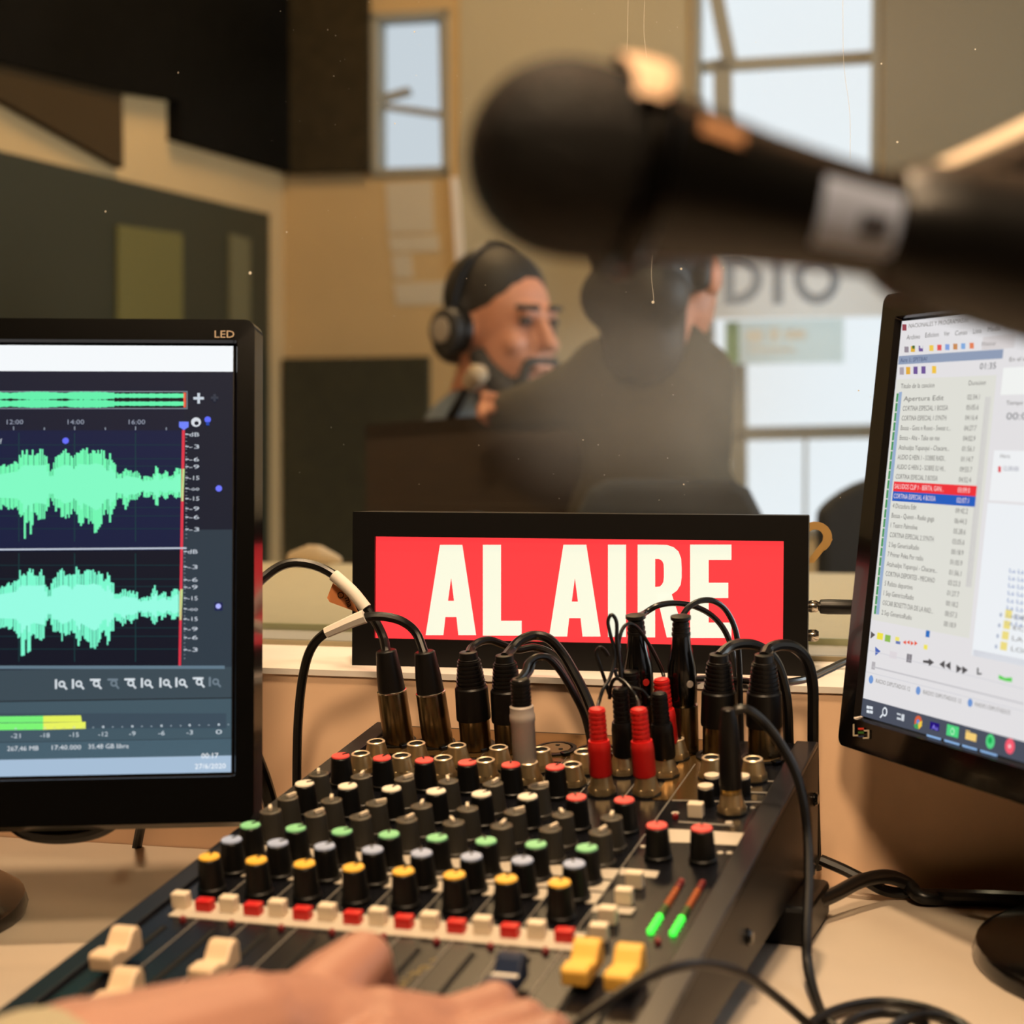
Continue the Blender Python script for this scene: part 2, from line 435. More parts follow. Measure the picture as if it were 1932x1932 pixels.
def window(n, s0, s1, z0, z1, bars, pm):
    mb = MB(); t = .018
    wbox(mb, s0, s0 + t, DBK - .01, DBK + .06, z0, z1); wbox(mb, s1 - t, s1, DBK - .01, DBK + .06, z0, z1)
    wbox(mb, s0, s1, DBK - .01, DBK + .06, z0, z0 + t); wbox(mb, s0, s1, DBK - .01, DBK + .06, z1 - t, z1)
    w = mb.build('window_%d' % n, M_FRM); w['kind'] = 'structure'
    for (x0, y0, x1, y1, wd_) in bars:
        p, q = atd(x0, y0, DBK + .03), atd(x1, y1, DBK + .03)
        v = (q - p).normalized(); u = v.cross(DX).normalized() * wd_
        MB().prism([p - u, q - u, q + u, p + u], DX * .03).build('mullion', M_FRM, w)
    P = [W(s0, DBK + .05, z0), W(s1, DBK + .05, z0), W(s1, DBK + .05, z1), W(s0, DBK + .05, z1)]
    MB().add(P, [(0, 1, 2, 3)]).build('pane', pm, w)
window(2, a0, a1, zb2, zt2, [(1306, 126, 1662, 105, .013), (1340, -60, 1374, 110, .017), (1362, 110, 1366, 380, .021)], paneM)
window(3, b0, b1, zb3, zt3, [(1330, 820, 1740, 812, .016), (1519, 830, 1518, 1010, .003), (1390, 606, 1393, 1010, .020)], paneM)
window(4, c0, c1, zb1, zt1, [(700, 196, 850, 218, .007), (700, 190, 770, 170, .008), (836, 20, 842, 335, .012)], paneB)  # narrow opening built in place of a window's reflection in the glass

# ceiling lamp housing, plus added unseen housings and window frame around the fill lights
def lamp_housing(label, p, r):
    t = thing('ceiling_lamp', label, 'lamp', p)
    MB().lathe([(r + .02, .035), (r + .02, .05), (r * .6, .085), (.012, .09)], Matrix.Translation(p), 28, cap=False).build('shade', M_BLACK, t)
    MB().lathe([(.01, .09), (.01, max(.11, (2.62 if p.y < 1.4 else ZC) - p.z))], Matrix.Translation(p), 10).build('stem', M_BLACK, t)
lamp_housing('round black ceiling lamp above the mixing console', W(-0.20, 0.72, 2.5), .08)
lamp_housing('round black ceiling lamp at the rear of the control room', W(0.02, -0.38, 2.50), .16)  # added unseen housing over the rear fill light
lamp_housing('round black ceiling lamp over the studio left side', W(-0.9, 3.2, 2.75), .3)  # added unseen housing over the studio fill light
lamp_housing('round black ceiling lamp over the studio table', W(-0.3, 1.9, 2.8), .2)  # added unseen housing over the table fill light
fw_ = MB()
for a_, b_, c_, d_ in ((2.45, 2.5, .85, 2.35),):
    wbox(fw_, 2.46, 2.5, 2.44, 2.49, c_, d_); wbox(fw_, 2.46, 2.5, 3.51, 3.56, c_, d_); wbox(fw_, 2.46, 2.5, 2.44, 3.56, c_, c_ + .05); wbox(fw_, 2.46, 2.5, 2.44, 3.56, d_ - .05, d_)
struct('window_5', fw_, M_FRM)  # frame added around the unseen cool fill light
# acoustic panels (each a panel of its own on the studio walls)
def leftpanel(name, pts, th, m, label, cat):
    P = [onleft(x, y) for x, y in pts]
    return tag(MB().prism(P, SX * th).build(name, m), label, cat)
def endpanel(name, pts, th, m, label, cat, d=DBK, group=None):
    P = [atd(x, y, d) for x, y in pts]
    return tag(MB().prism(P, DX * -th).build(name, m), label, cat, group)
leftpanel('acoustic_panel', [(-60, -160), (528, -30), (531, 326), (315, 264), (315, 190), (190, 172), (-60, 110)], .03, mat('acoustic_foam_black', (14, 12, 8), .95, spec=.03, noise=.25, nscale=30, bump=.3), 'dark stepped acoustic panel high on the left studio wall', 'acoustic panel')
endpanel('acoustic_panel', [(549, -120), (699, -120), (699, 326), (549, 330)], .03, M_STD, 'dark acoustic panel high on the studio end wall beside narrow window', 'acoustic panel')  # the narrow window beside it imitates a reflection
endpanel('acoustic_panel', [(541, 677), (812, 673), (812, 1060), (541, 1060)], .03, mat('acoustic_foam_green', (50, 48, 28), .95, noise=.25, nscale=30, bump=.3), 'dark green acoustic panel low on the end wall behind the desk', 'acoustic panel')
leftpanel('shade_wedge', [(-60, 112), (190, 173), (214, 176), (216, 318), (-60, 165)], .02, mat('shade_brown', (62, 48, 28), .8, spec=.1), 'brown wedge-shaped board under the dark panel at far left', 'board')  # soft shadow on the wall, painted as a thin brown wedge
leftpanel('studio_side_window', [(-60, 274), (500, 404), (500, 1080), (-60, 1080)], .012, M_STG, 'dark greenish side window on the left studio wall', 'window')
P = [onleft(x, y, .012) for x, y in [(217, 424), (340, 441), (340, 640), (217, 640)]]
tag(MB().prism(P, SX * .006).build('olive_blind', M_OLV), 'olive green blind hanging in the dark side window', 'blind')
P = [onleft(x, y, .012) for x, y in [(430, 440), (468, 452), (468, 700), (430, 700)]]
tag(MB().prism(P, SX * .006).build('pale_blind', mat('pale_blind', (98, 92, 62), .8)), 'narrow pale blind at the right end of the side window', 'blind')
for k, (x0, y0, x1, y1) in enumerate([(727, 345, 815, 438), (732, 446, 826, 474), (738, 482, 776, 524), (742, 534, 842, 574)]):
    lb = ['square pale paper pinned below the narrow studio window', 'wide low pale paper strip second below the narrow window', 'small pale paper third below the narrow window', 'lowest pale paper below the narrow studio window'][k]  # the pale papers and the narrow window imitate a reflection
    endpanel('reflection_patch', [(x0, y0), (x1, y0 - 3), (x1 + 4, y1), (x0 + 6, y1 + 2)], .002, mat('pale_reflection', (196, 186, 166), .8), lb, 'paper', group='papers on the studio end wall')  # pale sheets imitate the faint lower part of the reflection
struct('reflection_strip', MB().prism([atd(x, y, DBK) for x, y in [(852, 335), (866, 335), (878, 520), (864, 522)]], DX * -.012), M_PAINT)  # light strip, the edge of the same imitated reflection

struct('wall_studio_reflection', MB().prism([atd(x, y, DBK) for x, y in [(868, -110), (1300, -110), (1300, 800), (868, 800)]], DX * -.004), mat('reflection_tone', (178, 168, 142), .8))  # paler overlay puts a reflection in the glass into the wall colour
struct('wall_studio_grey_panel', MB().prism([atd(x, y, DBK) for x, y in [(1666, -110), (2150, -110), (2150, 370), (1666, 370)]], DX * -.004), mat('grey_panel', (140, 130, 108), .8))
# banner with RADIO lettering
DBN = 4.20
ban = thing('banner', 'cream banner with large blue-grey letters hung before the bright window', 'banner', atd(1450, 602, DBN))
bp = [atd(x, y, DBN) for x, y in [(1190, 395), (1720, 380), (1720, 596), (1190, 604)]]
bmM = mat('banner_cream', (240, 228, 208), .8)
_bn = bmM.node_tree; _tl = _bn.nodes.new('ShaderNodeBsdfTranslucent'); _tl.inputs[0].default_value = (.98, .95, .90, 1)
_mx = _bn.nodes.new('ShaderNodeMixShader'); _mx.inputs[0].default_value = .75
_bn.links.new(_bn.nodes['Principled BSDF'].outputs[0], _mx.inputs[1]); _bn.links.new(_tl.outputs[0], _mx.inputs[2]); _bn.links.new(_mx.outputs[0], _bn.nodes['Material Output'].inputs[0])
MB().add(bp, [(0, 1, 2, 3)]).build('cloth', bmM, ban)
M_LET = mat('banner_letter', (158, 172, 192), .7)
def letter(poly, hole=None):
    mb = MB(); P = [atd(x, y, DBN - .004) for x, y in poly]
    if hole:
        Q = [atd(x, y, DBN - .004) for x, y in hole]; n = len(P)
        for i in range(n): mb.hexa([P[i], P[(i + 1) % n], Q[(i + 1) % n], Q[i], P[i] + DX * .003, P[(i + 1) % n] + DX * .003, Q[(i + 1) % n] + DX * .003, Q[i] + DX * .003])
    else: mb.prism(P, DX * .003)
    mb.build('letter', M_LET, ban)
ell = lambda cx, cy, rx, ry, n=24: [(cx + rx * cos(2 * pi * k / n), cy + ry * sin(2 * pi * k / n)) for k in range(n)]
letter(ell(1541, 524, 45, 50), ell(1541, 524, 25, 30))
letter([(1457, 474), (1478, 473), (1478, 573), (1457, 574)])
letter([(1366, 476), (1386, 476), (1386, 575), (1366, 575)])
dd = [(1386 + 54 * sin(pi * k / 12), 525 - 50 * cos(pi * k / 12)) for k in range(13)]
di = [(1386 + 32 * sin(pi * k / 12), 525 - 30 * cos(pi * k / 12)) for k in range(13)]
mb = MB()
for k in range(12):
    q = [atd(*p, DBN - .004) for p in (dd[k], dd[k + 1], di[k + 1], di[k])]; mb.hexa(q + [p + DX * .003 for p in q])
mb.build('letter', M_LET, ban)
letter([(1262, 576), (1300, 478), (1318, 478), (1352, 576), (1330, 576), (1309, 510), (1286, 576)])
letter([(1205, 480), (1240, 480), (1252, 506), (1236, 530), (1256, 578), (1232, 578), (1220, 540), (1220, 578), (1205, 578)])
pst = [atd(x, y, DBN + .02) for x, y in [(1368, 606), (1592, 600), (1592, 684), (1368, 688)]]
ps = thing('poster', 'pale green printed sheet taped below the lettered banner', 'poster', pst[3])
pgM = mat('poster_green', (214, 230, 220), .8)
_bn = pgM.node_tree; _tl = _bn.nodes.new('ShaderNodeBsdfTranslucent'); _tl.inputs[0].default_value = (.86, .95, .92, 1)
_mx = _bn.nodes.new('ShaderNodeMixShader'); _mx.inputs[0].default_value = .85
_bn.links.new(_bn.nodes['Principled BSDF'].outputs[0], _mx.inputs[1]); _bn.links.new(_tl.outputs[0], _mx.inputs[2]); _bn.links.new(_mx.outputs[0], _bn.nodes['Material Output'].inputs[0])
MB().add(pst, [(0, 1, 2, 3)]).build('sheet', pgM, ps)
MB().prism([atd(x, y, DBN + .018) for x, y in [(1369, 608), (1394, 607), (1394, 686), (1369, 687)]], DX * .001).build('stripe', mat('poster_stripe', (120, 160, 112), .8), ps)
pb = MB()
for x0, y0, x1, y1 in [(1408, 622, 1440, 646), (1452, 618, 1470, 644), (1480, 622, 1520, 640), (1410, 656, 1500, 664)]:
    pb.prism([atd(x, y, DBN + .018) for x, y in [(x0, y0), (x1, y0), (x1, y1), (x0, y1)]], DX * .001)
pb.build('print', mat('poster_print', (238, 242, 238), .8), ps)

# table on the studio side of the glass
st = thing('studio_table', 'beige table standing against the studio side of the glass', 'table', W(0, 1.7, 0))
wbox(MB(), -1.0, 1.0, 1.385, 2.045, ZL - .028, ZL - .002).build('table_top', mat('table_beige', (224, 212, 182), .5, noise=.05), st, bevel=.002)
for s_, d_ in ((-.95, 1.44), (.95, 1.44), (-.95, 2.0), (.95, 2.0)):
    wbox(MB(), s_ - .02, s_ + .02, d_ - .02, d_ + .02, 0, ZL - .028).build('leg', M_BLACK, st)
pm = blob([(atd(552, 1052, 2.0), .008, atd(585, 1046, 2.0), .012), (atd(600, 1048, 2.0), .013, atd(640, 1056, 2.0), .005)], .004, 2, 'crumpled_paper')
tag(place(pm, 'crumpled_paper', mat('tissue', (214, 190, 160), .9)), 'crumpled paper tissue lying on the far edge of the studio table', 'paper')

# dark screen in front of the seated man
ds = thing('studio_desk', 'dark wooden studio desk front below the man with headphones', 'desk', W(-.3, 2.75, 0))
q = [atd(x, y, 2.72) for x, y in [(690, 801), (1118, 768), (1118, 1120), (690, 1120)]]
for p in q[2:]: p.z = 0
MB().prism(q, DX * .03).build('front_panel', mat('dark_wood', (58, 42, 24), .6, noise=.15, nscale=12, stretch=(1, 1, 8)), ds)
q2 = [atd(690, 801, 2.72), atd(1118, 768, 2.72)]
MB().prism([q2[0], q2[1], q2[1] + DX * .15, q2[0] + DX * .15], Vector((0, 0, -.025))).build('desk_top', mat('dark_wood2', (64, 48, 30), .5), ds)

# --------------------------------------------------------------- seated man with headphones
YM = 3.02
def A3(px, py, dY=0): return at(px, py, YM + dY)
pxm = YM / FPX
man = thing('person', 'bearded man in grey-blue shirt wearing headphones, looking right', 'person', Vector((A3(930, 1400).x, YM + .05, 0)))  # the shirt's grey-blue stands in for a reflection on the glass
fx = Vector((.70, -.71, -.06)).normalized()             # where he looks
rt = fx.cross(Vector((0, 0, 1))).normalized(); up = rt.cross(fx)
HR = Matrix((rt, fx, up)).transposed()
hc = A3(950, 614)
def hp(r, f, u): return hc + rt * r + fx * f + up * u
body = [('e', hp(0, -.012, .018), (.076, .096, .100), HR), ('e', hp(0, .030, -.050), (.062, .064, .080), HR),
        (hp(0, .045, -.105), .030, hp(0, .062, -.098), .024),
        (hp(0, .088, .012), .010, hp(0, .112, -.030), .013), (hp(-.03, .080, .022), .012, hp(.03, .080, .022), .012),
        (hp(-.040, .066, -.030), .020, hp(.040, .066, -.030), .020), (hp(-.018, .096, -.066), .008, hp(.018, .096, -.066), .008),
        (hp(0, -.03, -.07), .052, hp(0, -.06, -.17), .058),
        ('e', hp(-.078, -.01, -.01), (.012, .020, .032), HR), ('e', hp(.078, -.01, -.01), (.012, .020, .032), HR)]
place(blob(body, .006, 4, 'head'), 'head', M_FACE, man)
hair = [('e', hp(0, -.024, .046), (.0835, .095, .088), HR), (hp(-.07, -.02, -.02), .016, hp(-.072, -.02, .03), .02), (hp(.07, -.02, -.02), .016, hp(.072, -.02, .03), .02), (hp(-.03, -.085, -.03), .04, hp(.03, -.085, -.03), .04)]
place(blob(hair, .006, 4, 'hair'), 'hair', M_HAIR, man)
beard = [(hp(-.062, .010, -.055), .018, hp(-.045, .055, -.105), .024), (hp(.062, .010, -.055), .018, hp(.045, .055, -.105), .024), (hp(-.045, .055, -.105), .025, hp(.045, .055, -.105), .025), (hp(0, .075, -.112), .026, hp(0, .07, -.125), .024),
         (hp(-.03, .094, -.058), .009, hp(.03, .094, -.058), .009), (hp(-.034, .092, -.062), .008, hp(-.034, .084, -.092), .012), (hp(.034, .092, -.062), .008, hp(.034, .084, -.092), .012)]
place(blob(beard, .005, 3, 'beard'), 'beard', M_HAIR, man)
for s_ in (-1, 1):
    place(blob([(hp(s_ * .016, .094, .030), .006, hp(s_ * .05, .082, .030), .005)], .003, 2, 'eyebrow'), 'eyebrow', M_HAIR, man)
    place(blob([('e', hp(s_ * .031, .083, .008), (.014, .010, .008), HR)], .003, 1, 'eye'), 'eye', mat('eye_dark', (60, 44, 36), .4), man)
sh = [(A3(925, 800, .06), .065, A3(935, 880, .08), .10), (A3(880, 790, .0), .055, A3(1000, 790, .14), .055), (A3(855, 810, -.02), .055, A3(835, 960, -.04), .05), (A3(1010, 810, .16), .055, A3(1040, 960, .12), .05),
      (A3(930, 900, .08), .14, A3(930, 1130, .1), .15), (A3(835, 960, -.04), .048, A3(905, 1010, -.2), .04), (A3(930, 1130, .1), .16, A3(930, 1250, .08), .17), (A3(880, 1260, .05), .09, A3(900, 1290, -.35), .075), (A3(985, 1260, .1), .09, A3(1010, 1290, -.3), .075),
      (A3(900, 1290, -.35), .07, Vector((A3(900, 1290).x, YM - .36, .09)), .05), (A3(1010, 1290, -.3), .07, Vector((A3(1010, 1290).x, YM - .31, .09)), .05)]
place(blob(sh, .015, 6, 'shirt'), 'shirt', M_BLUEC, man)  # grey-blue colour stands in for a pale reflection on the glass
hpn = thing('headphones', 'black studio headphones on the bearded man, silver ear cup rim', 'headphones', hp(0, 0, .13))
band = [hp(.100 * cos(pi * k / 12), -.02, .128 * sin(pi * k / 12) + .005) for k in range(13)]
MB().tube(band, .009, 8, 3).build('headband', M_RUB, hpn)
for s_ in (-1, 1):
    c = hp(s_ * (.082 if s_ > 0 else .082), -.022, -.012); Mx = along(c, c + rt * s_)
    MB().lathe([(.032, 0), (.042, .004), (.042, .014), (.036, .018)], Mx, 20).build('cushion', M_RUB, hpn)
    MB().lathe([(.036, .018), (.038, .022), (.034, .034), (.024, .038)], Mx, 20).build('ear_cup', mat('headphone_shell', (46, 46, 48), .4), hpn)
    MB().lathe([(.021, .037), (.021, .041), (.016, .042)], Mx, 16).build('cup_badge', M_GREY, hpn)
bm_ = thing('studio_microphone', 'small studio microphone on a black arm before the man', 'microphone', A3(885, 745, -.1))
MB().lathe([(.004, 0), (.014, .004), (.017, .02), (.017, .036), (.010, .044)], along(A3(884, 728, -.1), A3(902, 706, -.12)), 14).build('capsule', mat('mic_pale', (190, 172, 148), .4), bm_)
MB().tube([A3(880, 735, -.1), A3(860, 770, -.1), A3(845, 800, -.08), A3(835, 850, -.06)], .008, 8).build('arm', M_BLACK, bm_)

# --------------------------------------------------------------- person seen from behind
YB = 2.42
def B3(px, py, dY=0): return at(px, py, YB + dY)
per = thing('person', 'person in dark olive sweatshirt seen from behind, arm stretched left', 'person', Vector((B3(1250, 1400).x, YB + .1, 0)))
tors = [(B3(1246, 622, .02), .058, B3(1245, 705, .04), .088), (B3(1150, 715, .03), .062, B3(1312, 712, .06), .056), ('e', B3(1235, 800, .05), (.108, .085, .15), None), (B3(1232, 860, .05), .098, B3(1232, 1000, .06), .11),
        (B3(1140, 726, .03), .056, B3(1040, 758, .12), .042), (B3(1040, 758, .12), .042, B3(950, 778, .22), .032),
        (B3(1316, 728, .06), .052, B3(1334, 845, .05), .037), (B3(1334, 845, .05), .037, B3(1300, 900, .22), .032),
        (B3(1240, 1000, .06), .13, B3(1240, 1090, .08), .15), (B3(1200, 1100, .1), .085, B3(1170, 1110, .5), .07), (B3(1290, 1100, .1), .085, B3(1320, 1110, .5), .07),
        (B3(1170, 1110, .5), .065, Vector((B3(1170, 1110).x, YB + .55, .08)), .05), (B3(1320, 1110, .5), .065, Vector((B3(1320, 1110).x, YB + .55, .08)), .05)]
place(blob(tors, .012, 6, 'sweatshirt'), 'sweatshirt', M_OLIVE, per)
fb = Vector((.55, .83, 0)).normalized(); rb = fb.cross(Vector((0, 0, 1))).normalized(); ub = Vector((0, 0, 1)); HB = Matrix((rb, fb, ub)).transposed()
hb = B3(1246, 480)
def q3(r, f, u): return hb + rb * r + fb * f + ub * u
place(blob([('e', q3(0, -.01, .012), (.076, .096, .105), HB), ('e', q3(0, .035, -.055), (.060, .060, .075), HB), (q3(0, .1, -.01), .01, q3(0, .118, -.045), .012), (q3(0, -.01, -.06), .052, q3(0, -.02, -.10), .050), ('e', q3(.078, -.0, -.03), (.012, .02, .032), HB), ('e', q3(-.078, -.0, -.03), (.012, .02, .032), HB)], .006, 4, 'head'), 'head', M_FACE, per)
place(blob([('e', q3(0, -.022, .022), (.083, .100, .108), HB), (q3(-.03, -.070, -.06), .046, q3(.03, -.070, -.06), .046), (q3(0, -.05, -.07), .060, q3(0, -.045, -.12), .056), (q3(-.072, -.02, -.05), .018, q3(-.07, -.02, .03), .02), (q3(.072, -.025, -.04), .016, q3(.07, -.02, .03), .02)], .006, 4, 'hair'), 'hair', M_HAIR, per)
place(blob([(B3(948, 776, .22), .022, B3(925, 776, .22), .021)] + [(B3(928, 758 + 5 * k, .22 - .012 * k), .0085, B3(912 - 2 * (k % 2), 764 + 6 * k, .19 - .012 * k), .0075) for k in range(4)] + [(B3(935, 752, .2), .009, B3(915, 748, .19), .008)], .004, 2, 'hand'), 'hand', M_FACE, per)
# chairs
def chair(name, label, pxl, pxr, pyt, Y, yaw0, rad):
    c = at((pxl + pxr) / 2, pyt, Y); c0 = Vector((c.x, c.y + .2, 0))
    t = thing(name, label, 'chair', c0, 'studio chairs')
    L, R_ = at(pxl, pyt, Y), at(pxr, pyt, Y); w = (R_ - L).length; ztop = c.z
    n = 12; prof = []
    for k in range(n + 1):
        u = -1 + 2 * k / n; prof.append((u * w / 2, (1 - abs(u) ** rad) * -.0 - (abs(u) ** rad) * .05))
    poly = [Vector((c.x + x, c.y - .0, ztop + dz)) for x, dz in prof] + [Vector((c.x + w / 2 * .92, c.y, ztop - .42)), Vector((c.x - w / 2 * .92, c.y, ztop - .42))]
    MB().prism(poly, Vector((0, .05, 0))).build('backrest', mat('chair_cloth', (52, 54, 58), .85, noise=.1), t, bevel=.012)
    MB().box((c.x, c.y + .27, .46), (w * .95, .46, .08)).build('seat', mat('chair_cloth', None), t, bevel=.02)
    MB().lathe([(.03, .06), (.03, .42)], Matrix.Translation((c.x, c.y + .27, 0)), 14).build('gas_lift', M_BLACK, t)
    for k in range(5):
        a = 2 * pi * k / 5; MB().tube([(c.x, c.y + .27, .09), (c.x + .24 * cos(a), c.y + .27 + .24 * sin(a), .05)], .018, 8, 2).build('foot', M_BLACK, t)
chair('office_chair', 'dark grey office chair whose square back hides the seated person', 1085, 1446, 905, 2.22, 0, 8)
chair('office_chair', 'dark grey chair with rounded back behind the right monitor', 1548, 1830, 900, 2.62, 0, 2.2)
# ================================================================== desk
dk = thing('desk', 'long cream desk top under the mixing console and both monitors', 'desk', W(0, .75, 0))
wbox(MB(), S0 + .02, S1 - .02, .30, DW - .001, ZD - .03, ZD).build('desk_top', M_DESK, dk)
for s_ in (-1.40, 1.35):
    wbox(MB(), s_ - .02, s_ + .02, .36, DW - .02, 0, ZD - .03).build('leg_panel', M_DESK, dk)

# ================================================================== mixing console
PIT = .027
EX = Vector((0.9447, -0.3277, 0.0127)).normalized()
EY = Vector((0.3226, 0.9355, 0.1443)); EY = (EY - EX * EY.dot(EX)).normalized()
EZ = EX.cross(EY)
MO = Vector((-0.1028, 1.0713, H - 0.1981)) - EZ * .019
MX = frame(MO, EX, EY, EZ); MXI = MX.inverted()
def PH(px, py, z=0.0):
    return MXI @ onplane(px, py, MO + EZ * z, EZ)
mix = thing('mixing_console', 'black mixing console with rows of coloured knobs in front of the sign', 'mixer', MX)
ID = Matrix.Identity(4)
def loc(x, y, z=0, rz=0): return Matrix.Translation((x, y, z)) @ Matrix.Rotation(rz, 4, 'Z')
X0, X1, V0, V1 = -1.03 * PIT, 9.86 * PIT, -.362, .118
XT = 9.36 * PIT; XL = -.56 * PIT
MB().box(((XL + XT) / 2, (V0 + V1) / 2, -.001), (XT - XL, V1 - V0, .002)).build('panel', M_PANEL, mix, ID)
for a, b in ((X0, XL), (XT, X1)):
    MB().box(((a + b) / 2, (V0 + V1) / 2, .0002), (b - a, V1 - V0, .0036)).build('edge_trim', M_TRIM if a > 0 else M_NAVY, mix, ID, bevel=.0008)
def side_pts(x):
    top = [MX @ Vector((x, v, -.0016)) for v in (V0, V1)]
    bot = [Vector((top[1].x, top[1].y, H - .267)) + EZ * 0, Vector((top[0].x, top[0].y, H - .284))]
    return [top[0], top[1], bot[0], bot[1]]
for x in (X0, X1 - .003):
    MB().prism(side_pts(x), EX * .003).build('side_panel', M_SIDE, mix)
pa, pb_ = side_pts(X0 + .003), side_pts(X1 - .003)
MB().hexa([pa[3], pb_[3], pb_[2], pa[2], pa[0] - EZ * .001, pb_[0] - EZ * .001, pb_[1] - EZ * .001, pa[1] - EZ * .001]).build('chassis', M_SIDE, mix)
for x, v in ((X0 + .03, V0 + .04), (X1 - .03, V0 + .04), (X0 + .03, V1 - .05), (X1 - .03, V1 - .05)):
    p = MX @ Vector((x, v, 0)); MB().lathe([(.013, ZD), (.013, H - .268)], Matrix.Translation((p.x, p.y, 0)), 14).build('foot', M_RUB, mix)
nrm_side = EX
for px, py in ((1536, 1508), (1411, 1768), (1531, 1640)):
    p = onplane(px, py, MX @ Vector((X1, 0, 0)), EX)
    MB().lathe([(.0042, 0), (.0042, .001), (.003, .0026)], along(p, p + EX), 12).build('screw', M_GLOSS, mix)
# printed lines and label fields
ln = MB().box((0, 0, 0), (.0007, .43, .0004)).mesh('divider', M_LINE)
for i in range(-1, 8):
    link('divider', ln, mix, loc((i + .42) * PIT, -.145, .0002))
def field(pts, m, name='label_field', z=.0004):
    P = [PH(x, y, z) for x, y in pts]
    return MB().prism([Vector((p.x, p.y, 0.0001)) for p in P], (0, 0, z)).build(name, m, mix, ID)
MB().box((3.70 * PIT, -.1895, .0003), (7.85 * PIT, .020, .0006)).build('label_field', M_PRINT, mix, ID)
pf = MB().box((0, 0, 0), (.0185, .013, .0004)).mesh('label_field', M_PRINT)
for i in range(8):
    for v in (-.1065, -.1225, -.138): link('label_field', pf, mix, loc((i + .02) * PIT + .0015, v, .0003))
for q in [[(1259, 1564), (1308, 1566), (1306, 1590), (1261, 1589)], [(1345, 1568), (1406, 1572), (1397, 1595), (1347, 1593)], [(1172, 1638), (1244, 1644), (1238, 1656), (1168, 1650)], [(1122, 1708), (1200, 1713), (1190, 1725), (1116, 1720)]]:
    field(q, M_PRINT)
for q in [[(1280, 1549), (1385, 1556), (1384, 1559), (1280, 1552)], [(1268, 1509), (1470, 1513), (1470, 1515), (1268, 1511)], [(1400, 1471), (1462, 1473), (1462, 1475), (1400, 1473)], [(1398, 1493), (1452, 1495), (1451, 1497), (1398, 1495)]]:
    field(q, M_LINE, 'divider')
for px, py, w in [(1375, 1553, 8), (1423, 1477, 7), (1415, 1486, 4), (1405, 1524, 5), (1420, 1525, 5), (1359, 1610, 6), (1376, 1610, 6), (1213, 1598, 6), (1274, 1535, 8), (1305, 1540, 8)]:
    p = PH(px, py); MB().lathe([(w * .00028, 0), (w * .00028, .0004)], None, 10).build('printed_mark', M_PRINT, mix, loc(p.x, p.y, .0001))
# handwritten notes beside the faders (illegible pale strokes)
wr = MB()
for k in range(26):
    x, y = 752 + k * 2.6 + random.uniform(-3, 3), 1862 - k * 1.9 + random.uniform(-7, 7)
    p = PH(x, y); wr.box((p.x, p.y, .0002), (.0018, .0007, .0003), Matrix.Rotation(random.uniform(-.8, 1.2), 3, 'Z'))
o = wr.build('pen_marks', mat('pen_mark', (150, 132, 84), .6), mix, ID); o['kind'] = 'stuff'
fv = []
# knobs -----------------------------------------------------------
def knob_meshes(colname, bodym, scale=1.0):
    s = scale
    b = MB().lathe([(.0075, 0), (.0076, .0022), (.0069, .0028), (.0059, .0172), (.0054, .0178)], None, 18)
    c = MB().lathe([(.0052, .0176), (.0056, .0181), (.0053, .0189), (.0020, .0190)], None, 18)
    p = MB().box((0, .0034, .0190), (.0011, .0042, .0008))
    if colname == 'grey':
        c = MB().lathe([(.0058, .0170), (.0059, .0178), (.0050, .0182), (.0044, .0176), (.001, .0176)], None, 18)
        p = MB().box((0, .0030, .0185), (.0016, .0060, .0020))
    for q in (b, c, p): q.v = [v * s for v in q.v]
    return (b.mesh('knob', bodym), c.mesh('cap', CAPM[colname]), p.mesh('pointer', M_IVORY if colname in ('grey',) else M_KBLK))
KN = {k: knob_meshes(k, M_KGRY if k == 'grey' else M_KBLK) for k in CAPM}
def knob(col, u, v, rz):
    b, c, p = KN[col]
    o = link('knob', b, mix, loc(u * PIT, v, 0, rz))
    o['label'] = {'grey': 'charcoal grey rotary knob', 'red': 'black knob with red cap', 'white': 'black knob with cream cap', 'green': 'black knob with green cap', 'blue': 'black knob with pale blue cap', 'yellow': 'black knob with yellow cap'}[col]
    link('cap', c, o, ID); link('pointer', p, o, ID)
rowdef = [('red', 0.0, 6), ('grey', -.0313, 6), ('white', -.0503, 6), ('grey', -.0725, 8), ('grey', -.0941, 8), ('green', -.1183, 8), ('blue', -.1401, 8), ('yellow', -.1645, 8)]
for col, v, n in rowdef:
    for i in range(n): knob(col, i, v, random.uniform(-.9, .6) if col != 'yellow' else random.uniform(-.1, .1))
for i in (6, 7): knob('red', i, -.047, .5)
for u in (8.0, 8.88): knob('red', u, -.0815, .2)
# sockets ---------------------------------------------------------
nut = MB().lathe([(.0086, 0), (.0086, .0012)], None, 20).mesh('washer', M_KBLK)
nb_ = MB().lathe([(.0080, .0010), (.0080, .0042), (.0074, .0050)], None, 6, smooth=False)
nb_.lathe([(.0073, .0046), (.0058, .0115), (.0055, .0126), (.0042, .0129)], None, 20, cap=False)
nm_ = nb_.mesh('jack_socket', mat('nut_nickel', (196, 172, 130), .34, .9))
hl = MB().lathe([(.0043, .0080), (.0042, .0124)], None, 16).mesh('hole', M_HOLE)
rimm = MB().lathe([(.0056, .0120), (.0058, .0130), (.0051, .0135), (.0042, .0131)], None, 20, cap=False).mesh('rim', mat('nut_rim', (238, 216, 184), .35, .6))
def jack(u, v):
    o = link('jack_socket', nm_, mix, loc(u * PIT, v, 0, .3)); link('rim', rimm, o, ID); link('hole', hl, o, ID); link('washer', nut, o, ID)
for i in range(6): jack(i + .12, .0455); jack(i + .12, .0215)
for u, v in [(6, .046), (5.9, .010), (6.95, .046), (6.85, .013), (6.9, .078), (8.0, .0463), (8.9, .0471), (8.86, -.008)]: jack(u, v)
